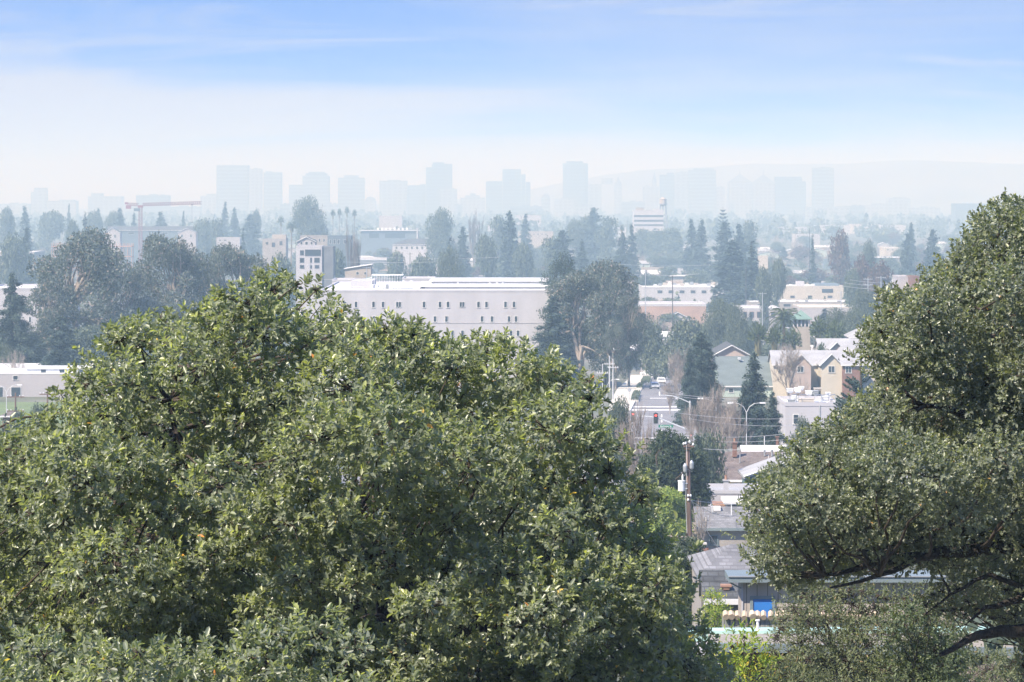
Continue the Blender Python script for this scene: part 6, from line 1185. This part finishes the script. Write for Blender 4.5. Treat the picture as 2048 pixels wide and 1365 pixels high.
leafy('live_oak', 'sparse low boughs of a second live oak beneath the black limbs', 'tree', [(1830, 1210), (1900, 1160), (1960, 1170), (2040, 1150), (2200, 1160), (2200, 1420), (2050, 1420), (2040, 1290), (1990, 1240), (1900, 1230)], 52.0, 1.3, 130, 16, 38, 24, OAKR, BARKD, 110, 7, .06, .034, 2200, [(2150, 1300, 53.5)], .07, skip=(4,), fill=.25, twigs=12)
leafy('open_bush', 'airy grey green bush with many thin stems before the gravel roof', 'bush', [(1535, 1420), (1545, 1330), (1540, 1290), (1560, 1240), (1572, 1200), (1610, 1178), (1680, 1172), (1740, 1180), (1770, 1190), (1850, 1180), (1900, 1215), (1925, 1262), (1935, 1310), (1930, 1420)], 64, 1.3, 120, 24, 46, 25, SHRUB, BARK, 85, 7, .060, .024, 1730, [(1640, 1400, 64), (1730, 1400, 64), (1800, 1380, 64), (1860, 1400, 64), (1690, 1330, 64)], .035, skip=(0, 13), fill=.35, twigs=18, shoot=.16, gap=.6)
leafy('leafy_bush', 'greener rounded bush nested in the airy grey green bush', 'bush', [(1770, 1420), (1765, 1300), (1780, 1250), (1800, 1215), (1850, 1205), (1880, 1240), (1915, 1290), (1925, 1420)], 62.5, .8, 26, 26, 44, 26, leafmat('fresh_leaf', [(0, (.06, .08, .045)), (.6, (.11, .14, .07)), (1, (.17, .21, .09))], .34, .45, .5), BARK, 105, 8, .055, .026, 1850, [(1850, 1380, 62.5)], .04, skip=(0, 7), twigs=10)
leafy('yellow_green_shrub', 'upright yellow green shrub with pointed leaves at the bottom edge', 'shrub', [(1420, 1500), (1420, 1370), (1432, 1320), (1458, 1292), (1486, 1268), (1510, 1292), (1530, 1335), (1545, 1375), (1555, 1500)], 48, .5, 50, 15, 30, 27, YELG, BARK, 95, 8, .085, .020, 1480, [(1480, 1450, 48)], .03, skip=(0, 8), fill=.35, shoot=.20, lift=1.4)
leafy('fern_bush', 'low bright green spiky bush at the bottom edge by the golden one', 'bush', [(1480, 1500), (1500, 1380), (1530, 1345), (1570, 1340), (1640, 1350), (1680, 1400), (1690, 1500)], 46, .5, 18, 20, 32, 28, SHRUB, BARK, 90, 8, .08, .018, 1560, [(1560, 1450, 46)], .03, skip=(0, 6), lift=1.1)
leafy('low_bush', 'grey green bush filling the corner under the thick pale lit limb', 'bush', [(1925, 1420), (1935, 1330), (1975, 1305), (2020, 1312), (2100, 1300), (2180, 1330), (2180, 1420)], 68, .9, 30, 20, 40, 31, SHRUB, BARK, 70, 7, .060, .024, 2040, [(2040, 1400, 68)], .04, skip=(0, 6), fill=.35, twigs=12, shoot=.15)
plant('bareC', 1975, 1322, 70, 130, 'dry brown brush heap under the live oak limbs', base=gz(70) + 2)

# ---------------------------------------------------------------- air, sun, sky, camera
def haze():
    m = bpy.data.materials.new('haze_air'); m.use_nodes = True; n = m.node_tree.nodes; n.clear(); o = n.new('ShaderNodeOutputMaterial'); v = n.new('ShaderNodeVolumePrincipled')
    v.inputs['Color'].default_value = HAZE_COL; v.inputs['Absorption Color'].default_value = (.608, .309, 0, 1); v.inputs['Density'].default_value = HAZE_D; v.inputs['Density Attribute'].default_value = ''; v.inputs['Anisotropy'].default_value = HAZE_G
    m.node_tree.links.new(v.outputs[0], o.inputs['Volume']); m.cycles.homogeneous_volume = True
    o = MB().box(-3500, 3500, -950, 12500, -14, 142).build('haze', m); tag(o, 'pale smoky haze lying over the plain', kind='stuff')
SKY_Z = 20.0
HAZE_COL = (.385, .55, .69, 1); HAZE_D = 3.45e-4; HAZE_G = -.08
haze()
SUN_AZ, SUN_EL = math.radians(-132), math.radians(47)   # over the left shoulder
sd = bpy.data.lights.new('sun', 'SUN'); sd.energy = 4.2; sd.angle = math.radians(.5); sd.color = (1, .91, .76)
so = bpy.data.objects.new('sun', sd); COL.objects.link(so)
dv = np.array((math.sin(SUN_AZ) * math.cos(SUN_EL), math.cos(SUN_AZ) * math.cos(SUN_EL), math.sin(SUN_EL)))
from mathutils import Vector
so.rotation_euler = Vector(tuple(dv)).to_track_quat('Z', 'Y').to_euler(); so.location = (-200, 100, 400)
w = bpy.data.worlds.new('World'); scene.world = w; w.use_nodes = True; n = w.node_tree.nodes; L = w.node_tree.links; bg = n['Background']
sk = n.new('ShaderNodeTexSky'); sk.sky_type = 'NISHITA'; sk.sun_disc = False; sk.sun_elevation = SUN_EL; sk.sun_rotation = SUN_AZ; sk.air_density = 1.3; sk.dust_density = .6; sk.ozone_density = 4.0; sk.altitude = 50
tc = n.new('ShaderNodeTexCoord'); vm = n.new('ShaderNodeVectorMath'); vm.operation = 'MULTIPLY'; vm.inputs[1].default_value = (1, 1, SKY_Z); L.new(tc.outputs['Generated'], vm.inputs[0]); nm_ = n.new('ShaderNodeVectorMath'); nm_.operation = 'NORMALIZE'; L.new(vm.outputs[0], nm_.inputs[0]); L.new(nm_.outputs[0], sk.inputs[0]); mp = n.new('ShaderNodeMapping'); mp.inputs['Rotation'].default_value = (0, math.radians(-9), math.radians(8)); mp.inputs['Scale'].default_value = (5, 5, 46)
L.new(tc.outputs['Generated'], mp.inputs[0]); no = n.new('ShaderNodeTexNoise'); no.inputs['Scale'].default_value = 1.0; no.inputs['Detail'].default_value = 7; no.inputs['Roughness'].default_value = .60; no.inputs['Distortion'].default_value = .5; L.new(mp.outputs[0], no.inputs[0])
cr = n.new('ShaderNodeMapRange'); cr.inputs[1].default_value = .40; cr.inputs[2].default_value = .72; cr.inputs[3].default_value = 0; cr.inputs[4].default_value = .75; L.new(no.outputs[0], cr.inputs[0])
sx = n.new('ShaderNodeSeparateXYZ'); L.new(tc.outputs['Generated'], sx.inputs[0])
def mth(op, a, b_):
    q = n.new('ShaderNodeMath'); q.operation = op
    for i, v in enumerate((a, b_)):
        if hasattr(v, 'links'): L.new(v, q.inputs[i])
        else: q.inputs[i].default_value = v
    return q.outputs[0]
# a bank of thin cirrus whose ragged upper edge sinks towards the west
edge = mth('SUBTRACT', .025, mth('MULTIPLY', sx.outputs[0], .13)); dz = mth('SUBTRACT', edge, sx.outputs[2]); dz = mth('ADD', dz, mth('MULTIPLY', mth('SUBTRACT', no.outputs[0], .5), .075))
bank = n.new('ShaderNodeMapRange'); bank.interpolation_type = 'SMOOTHSTEP'; bank.inputs[1].default_value = -.010; bank.inputs[2].default_value = .014; bank.inputs[3].default_value = 0; bank.inputs[4].default_value = .62; L.new(dz, bank.inputs[0])
mp2 = n.new('ShaderNodeMapping'); mp2.inputs['Rotation'].default_value = (0, math.radians(4.5), math.radians(-20)); mp2.inputs['Scale'].default_value = (8, 8, 105); L.new(tc.outputs['Generated'], mp2.inputs[0]); n2 = n.new('ShaderNodeTexNoise'); n2.inputs['Scale'].default_value = 1.0; n2.inputs['Detail'].default_value = 8; n2.inputs['Roughness'].default_value = .62; n2.inputs['Distortion'].default_value = 1.2; L.new(mp2.outputs[0], n2.inputs[0])
wsp = n.new('ShaderNodeMapRange'); wsp.inputs[1].default_value = .50; wsp.inputs[2].default_value = .78; wsp.inputs[4].default_value = .5; L.new(n2.outputs[0], wsp.inputs[0])
cov = mth('MAXIMUM', wsp.outputs[0], mth('MAXIMUM', bank.outputs[0], mth('MULTIPLY', cr.outputs[0], .6)))
mx = n.new('ShaderNodeMix'); mx.data_type = 'RGBA'; mx.inputs[7].default_value = (3.0, 2.87, 2.62, 1); L.new(cov, mx.inputs[0]); tint = n.new('ShaderNodeMix'); tint.data_type = 'RGBA'; tint.blend_type = 'MULTIPLY'; tint.inputs[0].default_value = 1; tint.inputs[7].default_value = (.50, .75, 1.2, 1); L.new(sk.outputs[0], tint.inputs[6]); L.new(tint.outputs[2], mx.inputs[6])
L.new(mx.outputs[2], bg.inputs[0]); bg.inputs[1].default_value = .12
cd = bpy.data.cameras.new('camera'); cam = bpy.data.objects.new('camera', cd); COL.objects.link(cam); cam.location = (0, 0, CAMZ); cam.rotation_euler = (math.pi / 2, 0, 0)
cd.sensor_width = 36; cd.lens = F / 2048 * 36; cd.shift_y = -(682.5 - YH) / 2048; cd.clip_start = 1; cd.clip_end = 60000; scene.camera = cam
scene.view_settings.view_transform = 'Standard'; scene.view_settings.look = 'None'; scene.view_settings.exposure = 1.33; scene.view_settings.gamma = 1
scene.render.engine = 'CYCLES'; cy = scene.cycles; cy.max_bounces = 6; cy.diffuse_bounces = 3; cy.glossy_bounces = 2; cy.transmission_bounces = 3; cy.transparent_max_bounces = 8; cy.volume_bounces = 2; cy.use_denoising = True; cy.use_adaptive_sampling = True; cy.adaptive_threshold = .02; cy.sample_clamp_indirect = 6
try: cy.denoiser = 'OPENIMAGEDENOISE'
except Exception: pass
